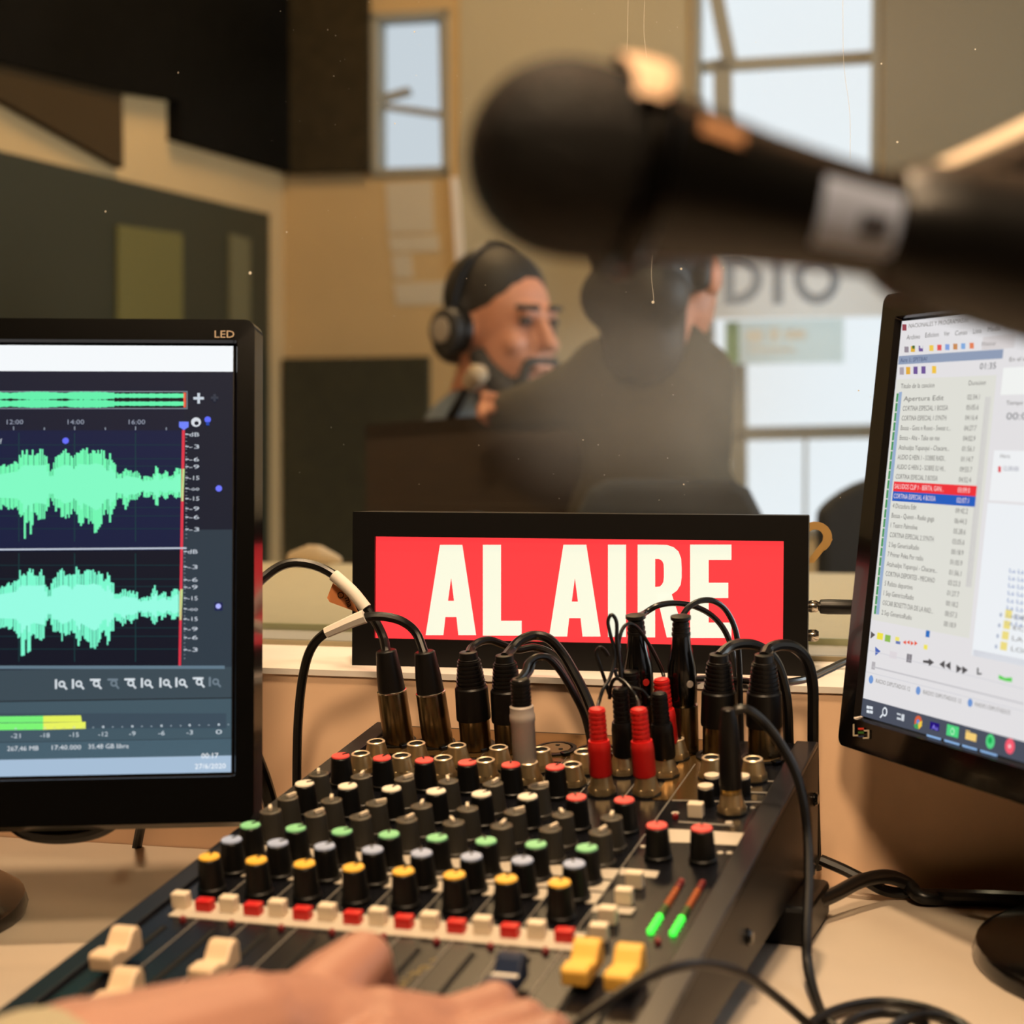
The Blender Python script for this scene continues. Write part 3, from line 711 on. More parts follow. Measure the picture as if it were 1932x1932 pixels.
def xlr_socket(u, v, male=False):
    Mx = loc(u * PIT, v, 0)
    b = MB().lathe([(.0135, 0), (.0135, .0016), (.0110, .0018), (.0106, .0006), (.001, .0006)], None, 24)
    o = b.build('xlr_socket', M_KBLK, mix, Mx)
    MB().lathe([(.0098, .0007), (.0096, .0018), (.001, .0019)], None, 20).build('face', mat('socket_face', (92, 74, 48), .4), o, ID)
    for a in (90, 210, 330):
        MB().lathe([(.0015, .0018), (.0015, .0022)], Matrix.Translation((.005 * cos(radians(a)), .005 * sin(radians(a)), 0)), 8).build('pin_hole', M_HOLE, o, ID)
    MB().box((.0095, -.0098, .0012), (.005, .005, .0034), Matrix.Rotation(.8, 3, 'Z')).build('latch', M_GLOSS, o, ID, bevel=.0006)
for i in range(6): xlr_socket(i, .083)
for u in (7.8, 8.84): xlr_socket(u, .086)
# bright metal connector plate seen between the input sockets and outputs
MB().box((3.1 * PIT, .088, .0002), (6.9 * PIT, .054, .0004)).build('connector_plate', mat('connector_plate', (150, 118, 74), .22, .85), mix, ID)
MB().box((7.55 * PIT, .060, .0002), (1.0 * PIT, .11, .0004)).build('connector_plate', mat('connector_plate', None), mix, ID)
# buttons and lamps -----------------------------------------------
bw = MB().box((0, 0, .0042), (.0086, .0062, .0084)).mesh('button', M_IVORY)
br = MB().box((0, 0, .0031), (.0088, .0063, .0062)).mesh('button', M_RED)
led = MB().lathe([(.0017, 0), (.0017, .002), (.0008, .003)], None, 10).mesh('channel_lamp', mat('dark_red_lamp', (120, 10, 10), .3))
for i in range(8):
    o = link('button', bw, mix, loc((i - .17) * PIT, -.188), bevel=.0007); o['label'] = 'raised ivory push button'
    o = link('button', br, mix, loc((i + .35) * PIT, -.189), bevel=.0007); o['label'] = 'red push button'
    link('channel_lamp', led, mix, loc((i + .17) * PIT, -.2035))
for u, v in [(7.92, -.12), (7.94, -.1416), (7.88, -.165), (7.93, -.185), (8.19, -.0172)]: link('button', bw, mix, loc(u * PIT, v), bevel=.0007)
link('channel_lamp', led, mix, loc(7.80 * PIT, -.022)); link('channel_lamp', led, mix, loc(8.95 * PIT, -.1831))
for px, py in ((1343, 1461), (1331, 1481), (1400, 1462)):
    p = PH(px, py, .012)
    o = MB().lathe([(.0048, 0), (.0048, .010), (.0044, .0105)], None, 14).build('button', M_KBLK, mix, loc(p.x, p.y))
    MB().lathe([(.0044, .0104), (.0044, .012), (.0018, .0122)], None, 14).build('cap', M_IVORY, o, ID)
LEDM = {'g': mat('led_green', (60, 200, 60), .3, emit=(60, 255, 70), estr=1.6), 'gd': mat('led_green_off', (66, 92, 30), .35), 'o': mat('led_orange_off', (172, 84, 22), .35), 'r': mat('led_red_off', (120, 22, 12), .35)}
for m_ in LEDM.values(): m_.cycles.emission_sampling = 'NONE'
LMESH = {k: MB().lathe([(.0017, 0), (.0017, .0018), (.0009, .0026)], None, 10).mesh('meter_lamp', m_) for k, m_ in LEDM.items()}
for u0 in (8.72, 9.12):
    for k in range(12):
        v = -.1725 + k * .00555
        t = 'g' if k < 4 else 'gd' if k < 6 else 'o' if k < 10 else 'r'
        link('meter_lamp', LMESH[t], mix, loc((u0 + .0) * PIT, v))
# faders ----------------------------------------------------------
slot = MB().box((0, 0, 0), (.0026, .082, .0008)).mesh('fader_slot', M_HOLE)
for u in (0, 1, 2, 3, 4, 5, 6, 7.0, 8.1, 8.83): link('fader_slot', slot, mix, loc((u - .05) * PIT, -.252 if u < 8 else -.262, .0001))
def fader_mesh(m):
    prof = [(-.0135, .0035), (-.0140, .0105), (-.0125, .0122), (-.0040, .0116), (-.0012, .0098), (.0012, .0100), (.0060, .0150), (.0085, .0164), (.0120, .0160), (.0140, .0130), (.0142, .0035)]
    return MB().prism([(-.0062, y, z) for y, z in prof], (.0124, 0, 0)).mesh('fader_cap', m)
FM = {'w': fader_mesh(mat('fader_ivory', (226, 200, 168), .4)), 'b': fader_mesh(mat('fader_navy', (15, 32, 62), .4, spec=.3)), 'y': fader_mesh(mat('fader_yellow', (238, 188, 84), .4))}
stem = MB().box((0, 0, .002), (.002, .006, .005)).mesh('stem', M_KBLK)
line = MB().box((0, -.0002, .0101), (.0122, .0026, .0006)).mesh('cap_line', M_WHITE)
for k, u, v, lb in [('w', .0, -.258, 'ivory fader cap'), ('w', .95, -.299, 'ivory fader cap'), ('w', 2.0, -.262, 'ivory fader cap'), ('w', 3, -.305, 'ivory fader cap'), ('w', 4, -.31, 'ivory fader cap'), ('w', 5, -.306, 'ivory fader cap'), ('w', 6, -.312, 'ivory fader cap'), ('b', 7.05, -.250, 'navy blue fader cap with white line'), ('y', 8.12, -.2285, 'yellow fader cap'), ('y', 8.86, -.2305, 'yellow fader cap')]:
    o = link('fader_cap', FM[k], mix, loc(u * PIT, v), bevel=.0012); o['label'] = lb
    link('stem', stem, o, ID)
    if k == 'b': link('cap_line', line, o, ID)
# ================================================================== monitors
scrM = bpy.data.materials.new('screen_picture'); scrM.use_nodes = True
_b = scrM.node_tree.nodes['Principled BSDF']; _b.inputs['Base Color'].default_value = (.0015, .0015, .002, 1); _b.inputs['Roughness'].default_value = .5; _b.inputs['Specular IOR Level'].default_value = .08
_a = scrM.node_tree.nodes.new('ShaderNodeVertexColor'); _a.layer_name = 'Col'
scrM.node_tree.links.new(_a.outputs[0], _b.inputs['Emission Color']); _b.inputs['Emission Strength'].default_value = 1.0
scrM.cycles.emission_sampling = 'NONE'
class Screen:
    """flat picture drawn on the screen plane; positions are read off the photograph"""
    def __init__(s, O, ex, up, M):
        s.O, s.ex, s.up = O, ex, up; s.n = ex.cross(up) * -1; s.n = up.cross(ex)  # points behind the screen
        s.M = M; s.mb = MB(); s.z = 0
    def L(s, px, py):
        p = onplane(px, py, s.O, s.n) - s.O
        return Vector((p.dot(s.ex), p.dot(s.up)))
    def P(s, a, b): return s.O + s.ex * a + s.up * b - s.n * (-s.z)
    def layer(s, k): s.z = -0.00012 * k
    def quadl(s, a0, b0, a1, b1, c):
        s.mb.add([s.P(a0, b0), s.P(a1, b0), s.P(a1, b1), s.P(a0, b1)], [(0, 1, 2, 3)], srgb(c))
    def quad(s, pts, c):
        q = [s.L(*p) for p in pts]
        s.mb.add([s.P(*p) for p in q], [tuple(range(len(q)))], srgb(c))
    def rect(s, x0, y0, x1, y1, c):
        s.quad([(x0, y0), (x1, y0), (x1, y1), (x0, y1)], c)
    def disc(s, px, py, r, c, ry=None):
        q = s.L(px, py); q2 = s.L(px, py - r); h = (q2 - q).length; w = h if ry is None else ry * h
        s.mb.add([s.P(q.x + w * cos(2 * pi * k / 14), q.y + h * sin(2 * pi * k / 14)) for k in range(14)], [tuple(range(14))], srgb(c))
    def text(s, t, px, py, hpx, c, xend=None):
        """baseline start (px,py), cap height hpx, optional right end"""
        vs, fs, x0, w = text_geo(t)
        o = s.L(px, py); h = (s.L(px, py - hpx) - o).length / .72
        sx = h if xend is None else (s.L(xend, py)[0] - o.x) / w
        s.mb.add([s.P(o.x + (v.x - x0) * sx, o.y + v.y * h) for v in vs], fs, srgb(c))
def monitor(name, label, O, ex, up, w, h, bl, br_, bt, bb, corner=.006):
    """O: lower-left corner of the picture; bezel widths left/right/top/bottom"""
    n = up.cross(ex)   # away from viewer
    if n.y < 0: n = -n
    M = frame(O, ex, n, up)
    return M, n
# ---- left monitor: audio editor
exL = Vector((.9945, .1045, .0)).normalized(); upL = Vector((-.0253, .2406, .9703)); upL = (upL - exL * upL.dot(exL)).normalized()
BRL = Vector((-.1587, 1.0099, H - .1966))
hL, wL = .25, .444
def make_monitor(label, BL, ex, up, w, h, bl, brr, bt, bb, base_c, base_r, name='computer_monitor'):
    back = up.cross(ex); back = back if back.y > 0 or ex.y < -.8 else -back
    M = frame(BL, ex, back, up)
    t = thing(name, label, 'monitor', M)
    def bx(mb, a0, a1, c0, c1, z0, z1): return mb.box(((a0 + a1) / 2, (c0 + c1) / 2, (z0 + z1) / 2), (a1 - a0, c1 - c0, z1 - z0))
    # bezel frame: outer rounded ring
    oc = [(-bl, -bb), (w + brr, -bb), (w + brr, h + bt), (-bl, h + bt)]
    def rr(x0, z0, x1, z1, r, n=5):
        out = []
        for cx, cz, a in ((x1 - r, z1 - r, 0), (x0 + r, z1 - r, 90), (x0 + r, z0 + r, 180), (x1 - r, z0 + r, 270)):
            for k in range(n + 1): out.append((cx + r * cos(radians(a + 90 * k / n)), cz + r * sin(radians(a + 90 * k / n))))
        return out
    outer = rr(-bl, -bb, w + brr, h + bt, .007); inner = rr(-.0005, -.0005, w + .0005, h + .0005, .0008)
    n = len(outer); mb = MB()
    front = rr(-bl + .0042, -bb + .002, w + brr - .0042, h + bt - .002, .006)
    vs = [(x, -.004, z) for x, z in front] + [(x, -.0035, z) for x, z in inner] + [(x, .0015, z) for x, z in inner] + [(x, .014, z) for x, z in outer]
    lip = rr(-.0026, -.0026, w + .0026, h + .0026, .0016)
    vs = vs[:n] + [(x, -.0036, z) for x, z in lip] + vs[2 * n:]
    fs = []; ls = []
    for k in range(n):
        j = (k + 1) % n
        fs += [(k, j, n + j, n + k), (k, 3 * n + k, 3 * n + j, j)]; ls.append((n + k, n + j, 2 * n + j, 2 * n + k))
    mb.add(vs, fs); mb.build('bezel', M_GLOSS, t, ID)
    MB().add(vs, ls).build('inner_lip', mat('dark_chrome_lip', (54, 50, 48), .2, .8), t, ID)
    bk = MB()
    o1 = [(x, .014, z) for x, z in outer]; cx, cz = w / 2, h / 2
    o2 = [(cx + (x - cx) * .93, .030, cz + (z - cz) * .90) for x, z in outer]; o3 = [(cx + (x - cx) * .6, .048, cz + (z - cz) * .6) for x, z in outer]
    fs = []
    for k in range(n):
        j = (k + 1) % n; fs += [(k, n + k, n + j, j), (n + k, 2 * n + k, 2 * n + j, n + j)]
    fs.append(tuple(2 * n + k for k in range(n)))
    bk.add(o1 + o2 + o3, fs); bk.build('back_shell', M_BLACK, t, ID)
    MB().box((w / 2, .0035, h / 2), (w + .001, .002, h + .001)).build('screen_backing', M_BLACK, t, ID)
    # stand
    nk = M @ Vector((w / 2, .045, h * .30)); bc = Vector((base_c[0], base_c[1], ZD))
    q = bc + Vector((0, 0, .012))
    MB().tube([nk, nk * .75 + q * .25 + Vector((0, .012, 0)), nk * .35 + q * .65 + Vector((0, .008, 0)), q], .020, 14, 5).build('neck', M_BLACK, t)
    MB().lathe([(base_r, 0), (base_r + .001, .004), (base_r - .001, .010), (base_r - .008, .0135), (.03, .018)], Matrix.Translation(bc), 48).build('base', M_GLOSS, t)
    MB().box((w / 2, .052, h * .30), (.10, .02, .10)).build('hinge_cover', M_BLACK, t, ID, bevel=.004)
    return t, M
BLL = BRL - exL * wL
tL, ML = make_monitor('black computer monitor at left showing green audio waveforms', BLL, exL, upL, wL, hL, .017, .0170, .0172, .030, (-.402, 1.050), .112)
S = Screen(BLL, exL, upL, ML); S.n = S.n if S.n.y > 0 else -S.n
S.layer(0); S.quadl(0, 0, wL, hL, (20, 26, 46))
S.layer(1)
lx = -420
tb = S.L(300, 701)[1]; S.quadl(0, tb, wL, hL, (244, 248, 251))
y1 = S.L(300, 1260)[1]; y2 = S.L(300, 1318)[1]; y3 = S.L(300, 1428)[1]; y4 = S.L(300, 1395)[1]; ya = S.L(300, 812)[1]; ym = S.L(300, 1038)[1]
xr = S.L(345, 1000)[0]
S.quadl(xr, y1, wL, S.L(300, 1000)[1], (44, 58, 70)); S.quadl(xr, S.L(300, 1000)[1], wL, tb, (20, 27, 44))
S.quadl(0, y2, wL, y1, (58, 74, 84)); S.quadl(0, y3, wL, y2 - .0006, (66, 88, 100)); S.quadl(0, y3, wL, y4, (76, 100, 114)); S.quadl(0, 0, wL, y3, (166, 190, 214))
S.quadl(0, ym, xr, ya, (14, 26, 62)); S.quadl(0, y1 + .001, xr, ym, (8, 16, 34))
S.layer(2)
S.quadl(0, y2 - .0006, wL, y2, (28, 34, 40)); S.quadl(0, y4 - .0003, wL, y4, (40, 52, 62)); S.rect(-20, 1256, 424, 1262, (98, 122, 138))
G1, G2 = (98, 240, 172), (126, 250, 218)
# overview strip
S.rect(-300, 738, 354, 772, (120, 128, 140)); S.layer(3); S.rect(-300, 740, 352, 770, (8, 12, 24)); S.layer(4)
for k in range(220):
    x = -280 + k * 2.85
    if x > 346: break
    a = 4.6 + 2.4 * abs(sin(k * .09)) + random.random() * 1.2 if x < 215 else 3.6 + random.random() * 1.0
    for yc in (747, 762): S.rect(x, yc - a, x + 2.9, yc + a, G1)
S.rect(346, 741, 351, 769, (232, 96, 70))
env = [(-400, 40, 42), (0, 40, 45), (32, 50, 48), (41, 71, 70), (42, 72, 100), (47, 70, 101), (50, 70, 60), (58, 72, 103), (62, 70, 62), (84, 72, 70), (92, 34, 30), (97, 32, 28), (102, 58, 48), (112, 66, 52), (118, 72, 68), (132, 70, 60), (138, 58, 48), (146, 76, 60), (149, 74, 101), (156, 74, 66), (165, 72, 76), (178, 78, 92), (186, 74, 88), (194, 70, 60), (200, 48, 44), (206, 73, 80), (212, 48, 50), (216, 46, 50), (219, 26, 26), (228, 26, 30), (236, 36, 48), (243, 32, 30), (252, 30, 34), (262, 27, 24), (266, 14, 12), (272, 20, 26), (284, 19, 20), (290, 28, 30), (293, 47, 44), (297, 40, 40), (300, 20, 18), (310, 30, 28), (316, 28, 22), (320, 16, 14), (330, 34, 30), (335, 42, 24), (341, 30, 22), (346, 28, 20)]
def envat(x):
    for (x0, u0, d0), (x1, u1, d1) in zip(env, env[1:]):
        if x0 <= x <= x1:
            t = (x - x0) / max(1e-6, x1 - x0); return u0 + (u1 - u0) * t, d0 + (d1 - d0) * t
    return 10, 10
for yc, c, cc in ((917, (112, 246, 178), (128, 250, 196)), (1144, (122, 248, 206), (150, 252, 226))):
    S.layer(2)
    for gx in (35, 140, 255): S.rect(gx, yc - 100, gx + 1.5, yc + 105, (16, 62, 66))
    for gy in (-78, -52, -38, 40, 56, 80): S.rect(-300, yc + gy, 345, yc + gy + 1.3, (14, 54, 60))
    S.layer(3); x = -330
    while x < 344:
        u, d = envat(x); j = random.uniform(.80, 1.0); j2 = random.uniform(.78, 1.0)
        w_ = random.choice((2.6, 3.2, 3.8)); sh_ = (1144 - yc) * 0
        S.rect(x - (yc - 917) * .018, yc - u * j, x + w_ - (yc - 917) * .018, yc + d * j2, c)
        x += w_ + (random.choice((0, 0, .5, 1.0)))
    S.layer(4)
    for k in range(150):
        x = -330 + k * 4.5
        if x > 340: break
        u, d = envat(x); S.rect(x - (yc - 917) * .018, yc - u * .55, x + 4.6 - (yc - 917) * .018, yc + d * .5, cc)
S.layer(5)
S.quad([(-300, 1038), (352, 1033), (352, 1036), (-300, 1041)], (196, 206, 220))
S.quad([(343.5, 812), (349, 812), (341.5, 1256), (337, 1256)], (222, 52, 72)); S.quad([(344, 885), (348.5, 885), (346, 946), (342, 946)], (190, 230, 150)); S.quad([(340.5, 1112), (345, 1112), (342.6, 1170), (338.6, 1170)], (200, 235, 150))
S.quad([(338, 796), (356, 796), (356, 806), (347, 812), (338, 806)], (110, 130, 250))
S.disc(124, 832, 6, (100, 110, 250)); S.disc(392, 792, 6, (92, 108, 250)); S.rect(389, 796, 395, 803, (30, 70, 170)); S.disc(413, 922, 6, (110, 120, 255)); S.rect(405, 1137, 420, 1152, (20, 26, 80)); S.layer(6); S.disc(412, 1144, 5, (176, 182, 255))
LT = (206, 214, 224)
for x, t in ((28, '12:00'), (143, '14:00'), (258, '16:00')):
    S.text(t, x - 15, 801, 9, (150, 158, 176), x + 16); S.rect(x - 3, 805, x - 1, 812, (140, 150, 165)); S.rect(x + 55, 807, x + 57, 812, (140, 150, 165))
for yc, dx in ((918, 0), (1145, -3)):
    for dy, t in ((-98, 'dB') if yc < 1000 else (-104, 'dB'), (-75, '-3'), (-51, '-6'), (-37, '-9'), (-16, '-15'), (4, '-oo'), (23, '-15'), (42, '-9'), (58, '-6'), (81, '-3')):
        S.text(t, 357 + dx, yc + dy + 4, 8, LT, 376 + dx)
        S.rect(350 + dx, yc + dy - 1, 356 + dx, yc + dy + 1, LT)
    for k in range(28): S.rect(350 + dx, yc - 100 + k * 7.3, 353 + dx, yc - 99 + k * 7.3, (150, 160, 170))
S.disc(370, 797, 9, (214, 220, 228)); S.layer(7); S.disc(371, 799, 4, (20, 27, 44)); S.layer(6)
for x, y, r, c in ((375, 752, 10, (200, 210, 220)), (405, 751, 7, (50, 56, 70))):
    S.rect(x - r, y - 2.5, x + r, y + 2.5, c); S.rect(x - 2.5, y - r, x + 2.5, y + r, c)
for k, x in enumerate((115, 147, 180, 213, 245, 277, 312, 342, 374, 405)):
    c = (214, 222, 228) if k not in (3, 9) else (110, 126, 138); y = 1291 - k * .5
    S.rect(x - 11, y - 9, x - 7, y + 9, c) if k not in (2, 3, 4, 8) else S.rect(x - 10, y - 9, x + 10, y - 5, c)
    S.disc(x + 2, y, 6.5, c); S.quad([(x + 4, y + 4), (x + 7, y + 2), (x + 13, y + 9), (x + 10, y + 11)], c)
    S.layer(7); S.disc(x + 2, y, 3.2, (58, 74, 84)); S.layer(6)
S.rect(-300, 1346, 427, 1374, (58, 76, 90)); S.layer(7)
S.quad([(-300, 1355), (82, 1351), (82, 1363), (-300, 1367)], (120, 240, 120)); S.quad([(-300, 1368), (82, 1364), (82, 1377), (-300, 1381)], (124, 244, 116))
S.quad([(82, 1351), (153, 1350), (155, 1362), (82, 1363)], (228, 240, 92)); S.quad([(82, 1364), (162, 1362), (162, 1375), (82, 1377)], (232, 242, 96))
for k, x in enumerate((30, 85, 140, 195, 250, 305, 358, 413)):
    t = ('-21', '-18', '-15', '-12', '-9', '-6', '-3', '0')[k]; y = 1393 - k * 1.1
    S.text(t, x - (9 if k < 4 else 6), y, 9, (204, 214, 222), x + (9 if k < 4 else 6)); S.rect(x - 2, y - 20, x + 2, y - 16, (190, 202, 210))
    for j in (18, 36): S.rect(x + j - 1.5, y - 19, x + j + 1.5, y - 17, (150, 165, 175))
for t, x0, x1, y in (('267,46 MB', 14, 73, 1417), ('17:40.000', 98, 153, 1415), ('35,48 GB libre', 167, 243, 1413)): S.text(t, x0, y, 9, (222, 228, 234), x1)
S.text('00:17', 380, 1431, 10, (250, 252, 255), 412); S.text('27/6/2020', 368, 1451, 10, (250, 252, 255), 426)
S.text('f', 0, 838, 10, (190, 200, 210))
S.mb.build('screen', scrM, tL)
# LED lettering on the bezel
vs, fs, x0, w_ = text_geo('LED'); mb = MB(); Ls = Screen(BLL - S.n * .0046, exL, upL, ML); Ls.n = S.n
Ls.text('LED', 405, 637, 14, (150, 132, 110), 442)
Ls.mb.c = [None] * len(Ls.mb.c); Ls.mb.build('led_lettering', mat('silver_print', (168, 146, 120), .4), tL)

# ---- right monitor: playlist software
exR = Vector((.3397, -.9405, .0008)).normalized(); upR = Vector((.1006, .0372, .9942)); upR = (upR - exR * upR.dot(exR)).normalized()
BLR = Vector((.2117, 1.0851, H - .1766)); hR, wR = .24, .427
tR, MR = make_monitor('black computer monitor at right showing a white playlist window', BLR, exR, upR, wR, hR, .0215, .0215, .0185, .0225, (.372, .948), .122)
S = Screen(BLR, exR, upR, MR); S.n = S.n if S.n.x > 0 else -S.n
S.layer(0); S.quadl(0, 0, wR, hR, (226, 224, 226))
S.layer(1)
tkb = S.L(1625, 1316)[1]; S.quadl(0, 0, wR, tkb, (74, 80, 94))
def line2(x0, y0, x1, y1, c, t=1.2): S.quad([(x0, y0 - t / 2), (x1, y1 - t / 2), (x1, y1 + t / 2), (x0, y0 + t / 2)], c)
# list area in local coordinates
a0 = S.L(1690, 724)[0]; a1 = .1030; bT = S.L(1690, 716)[1]; bB = S.L(1650, 1170)[1]
S.quadl(.001, bB, a1, bT, (222, 222, 214))
S.quadl(.0945, bB + .028, .1000, bT - .012, (186, 180, 186))
S.quadl(.1085, S.L(1895, 745)[1], wR, S.L(1893, 694)[1], (240, 242, 240)); S.quadl(.1080, S.L(1885, 945)[1], wR, S.L(1890, 850)[1], (238, 240, 242))
S.quadl(.1070, S.L(1850, 1240)[1], wR, S.L(1885, 950)[1], (236, 240, 244))
S.quadl(.1080, S.L(1850, 1240)[1], wR, S.L(1850, 1228)[1], (206, 208, 216))
S.layer(2)
DK, MD = (96, 92, 88), (120, 116, 112)
S.quadl(.001, S.L(1696, 688)[1], a1 + .004, S.L(1696, 672)[1], (142, 156, 182))
S.quadl(.0865, S.L(1860, 660)[1], .1165, S.L(1860, 636)[1], (214, 208, 208))
S.rect(1703, 612, 1711, 624, (150, 70, 80))
S.text('NACIONALES Y PROGRAMAS.lst', 1715, 619, 8, (110, 106, 100), 1826)
def menu(t, x, y, x1): S.text(t, x, y, 9, DK, x1)
for t, x, y, x1 in (('Archivo', 1711, 641, 1736), ('Edicion', 1746, 637, 1771), ('Ver', 1781, 634, 1792), ('Cunas', 1802, 633, 1825), ('Lista', 1836, 630, 1852), ('Media', 1864, 627, 1887), ('Herramientas', 1899, 624, 1960)): menu(t, x, y, x1)
icol = [(150, 140, 150), (226, 178, 60), (110, 86, 150), (236, 200, 80), (226, 86, 84), (130, 160, 220), (200, 140, 90), (130, 170, 220), (226, 130, 90)]
for k, x in enumerate((1711, 1723, 1738, 1758, 1773, 1788, 1803, 1818, 1834)):
    y = 660 - k * .9; S.rect(x - 4, y - 6, x + 4, y + 5, icol[k])
    if k in (1, 2): S.layer(3); S.rect(x - 1, y - 7, x + 4, y - 1, (70, 110, 60) if k == 1 else (226, 224, 226)); S.layer(2)
S.text('Mostrar', 1853, 653, 8, DK, 1880)
S.layer(3); S.text('Aire 1: SPITBAI', 1699, 684, 8, (70, 84, 120), 1749); S.layer(2)
for k, x in enumerate((1702, 1714, 1728, 1743, 1763)):
    S.rect(x - 4, 693 - k * .6, x + 4, 707 - k * .6, ((170, 160, 170), (226, 170, 60), (110, 86, 150), (110, 86, 150), (240, 196, 70))[k])
S.text('01:35', 1849, 697, 12, (70, 72, 76), 1879)
S.text('En el aire', 1905, 682, 8, DK, 1948); S.text('Tiempo', 1899, 764, 8, DK, 1930); S.text('00:00', 1899, 792, 14, (110, 112, 116), 1950)
S.text('Hora', 1888, 864, 8, MD, 1906); S.text('12:00:00', 1893, 888, 9, (130, 130, 150), 1922); S.rect(1884, 880, 1889, 891, (220, 60, 70))
S.text('Titulo de la cancion', 1700, 733, 9, DK, 1763); S.text('Duracion', 1828, 727, 9, DK, 1860)
rows_ = ['Apertura Edit', 'CORTINA ESPECIAL 1 BOSSA', 'CORTINA ESPECIAL 1 SYNTH', "Bossa - Guns n Roses - Sweet c...", 'Bossa - Aha - Take on me', 'Atahualpa Yupanqui - Chacare...', 'AUDIO G HEIN 1 - SOBRE RADI...', 'AUDIO G HEIN 2 - SOBRE SU HI...', 'CORTINA ESPECIAL 3 BOSSA', 'SALUDOS CLIP 1 - BERTA, GAN...', 'CORTINA ESPECIAL 4 BOSSA', '4 Dictadura Edit', 'Bossa - Queen - Radio gaga', '1 Teatro Palmolive', 'CORTINA ESPECIAL 2 SYNTH', '2 Sep GenericoRadio', '7 Primer Pelea Por radio', 'Atahualpa Yupanqui - Chacare...', 'CORTINA DEPORTES - MECANO', '5 Relato deportivo', '1 Sep GenericoRadio', 'OSCAR BOSETTI DIA DE LA RAD...', '2 Sep GenericoRadio']
durs = ['02:34.1', '05:05.6', '04:16.4', '04:27.7', '04:02.9', '01:56.1', '01:14.7', '09:55.7', '04:52.4', '03:09.0', '02:07.1', '09:42.2', '06:44.3', '05:28.6', '03:05.6', '00:18.9', '01:05.9', '01:56.1', '03:23.3', '01:27.7', '00:18.2', '00:57.3', '00:18.9']
bt_, bb_ = S.L(1702, 757)[1], S.L(1656, 1158)[1]
ew = (.108, .122, .120, .134, .108, .136, .130, .132, .114, .132, .114, .066, .116, .074, .120, .084, .098, .138, .134, .078, .084, .138, .084)
for k, (t, du) in enumerate(zip(rows_, durs)):
    b = bt_ + (bb_ - bt_) * k / 22; hh = (bt_ - bb_) / 22
    hl_ = k in (9, 10); c = (240, 222, 220) if hl_ else DK
    S.layer(2)
    if hl_: S.quadl(.0100, b - hh * .28, .0955, b + hh * .72, (238, 50, 58) if k == 9 else (32, 92, 190))
    S.layer(3)
    S.quadl(.003, b - .0004, .0052, b + .0048, (70, 150, 90)); S.quadl(.0054, b - .0004, .0088, b + .0056, (150, 172, 206))
    for tt, xa, wd_ in ((t, .0115, ew[k] * .392), (du, .0775, .0118)):
        vs, fs, x0, w_ = text_geo(tt); sx = wd_ / w_; hgt = hh * .52 / .72
        S.mb.add([S.P(xa + (v.x - x0) * sx, b + v.y * hgt) for v in vs], fs, srgb(c))
S.layer(2)
# transport rows
def lq(x0, y0, x1, y1, c):
    p, q = S.L(x0, y0), S.L(x1, y1); S.quadl(p.x, q.y, q.x, p.y, c)
lq(1748, 1189, 1754, 1203, (40, 110, 190))
S.quad([(1644, 1191), (1652, 1198), (1643, 1205)], (90, 84, 84)); lq(1656, 1193, 1666, 1208, (238, 224, 70)); lq(1671, 1197, 1680, 1212, (140, 186, 80)); lq(1690, 1201, 1697, 1210, (238, 226, 110)); lq(1691, 1209, 1699, 1216, (100, 120, 180))
for x in (1704, 1711, 1719, 1726): S.quad([(x, 1212), (x + 6, 1208), (x + 6, 1216)] if x < 1715 else [(x, 1209), (x + 6, 1214), (x, 1218)], (230, 80, 50))
lq(1744, 1216, 1750, 1226, (238, 226, 90)); S.quad([(1652, 1220), (1662, 1229), (1652, 1237)], (70, 100, 180))
lq(1680, 1228, 1692, 1244, (220, 214, 218)); lq(1712, 1233, 1715, 1250, (130, 126, 132)); lq(1717, 1234, 1720, 1251, (130, 126, 132))
S.quad([(1742, 1246), (1753, 1246), (1753, 1242), (1763, 1250), (1753, 1257), (1753, 1252), (1742, 1250)], (80, 78, 80))
for x, d_ in ((1773, -1), (1784, -1), (1805, 1), (1816, 1)): S.quad([(x, 1253 + (x - 1773) * .22), (x + 10, 1246 + (x - 1773) * .22), (x + 10, 1262 + (x - 1773) * .22)] if d_ < 0 else [(x, 1254 + (x - 1805) * .22), (x + 11, 1262 + (x - 1805) * .22), (x, 1270 + (x - 1805) * .22)], (80, 78, 80))
S.quad([(1844, 1260), (1847, 1260), (1847, 1270), (1853, 1270), (1853, 1273), (1844, 1273)], (80, 80, 82)); S.quad([(1885, 1273), (1897, 1279), (1910, 1278), (1910, 1287), (1897, 1285), (1885, 1281)], (96, 210, 90))
line2(1640, 1227, 1932, 1300, (206, 206, 212)); line2(1634, 1267, 1932, 1342, (206, 206, 212)); line2(1647, 1258, 1932, 1328, (196, 194, 198), 3); lq(1646, 1248, 1651, 1264, (180, 176, 180))
for x, y, t, x1 in ((1644, 1282, 'RADIO DIPUTADOS 12', 1719), (1733, 1303, 'RADIO DIPUTADOS 12', 1816), (1831, 1326, 'RADIO DIPUTADOS', 1908)):
    S.disc(x, y, 8, (110, 150, 210)); S.text(t, x + 9, y + 6, 8, MD, x1)
for k in range(8): S.text('La La La', 1905 + k * -1, 1080 + k * 14, 8, (90, 120, 180), 1950); 
for k in range(4): lq(1898 - k * 3, 1150 + k * 20, 1909 - k * 3, 1168 + k * 20, (236, 220, 130)); S.text(('DESC', 'ECOS', 'LA BA', 'LONA')[k], 1914 - k * 2, 1168 + k * 20, 9, MD, 1960); S.disc(1889 - k * 3, 1160 + k * 20, 4, (170, 180, 200))
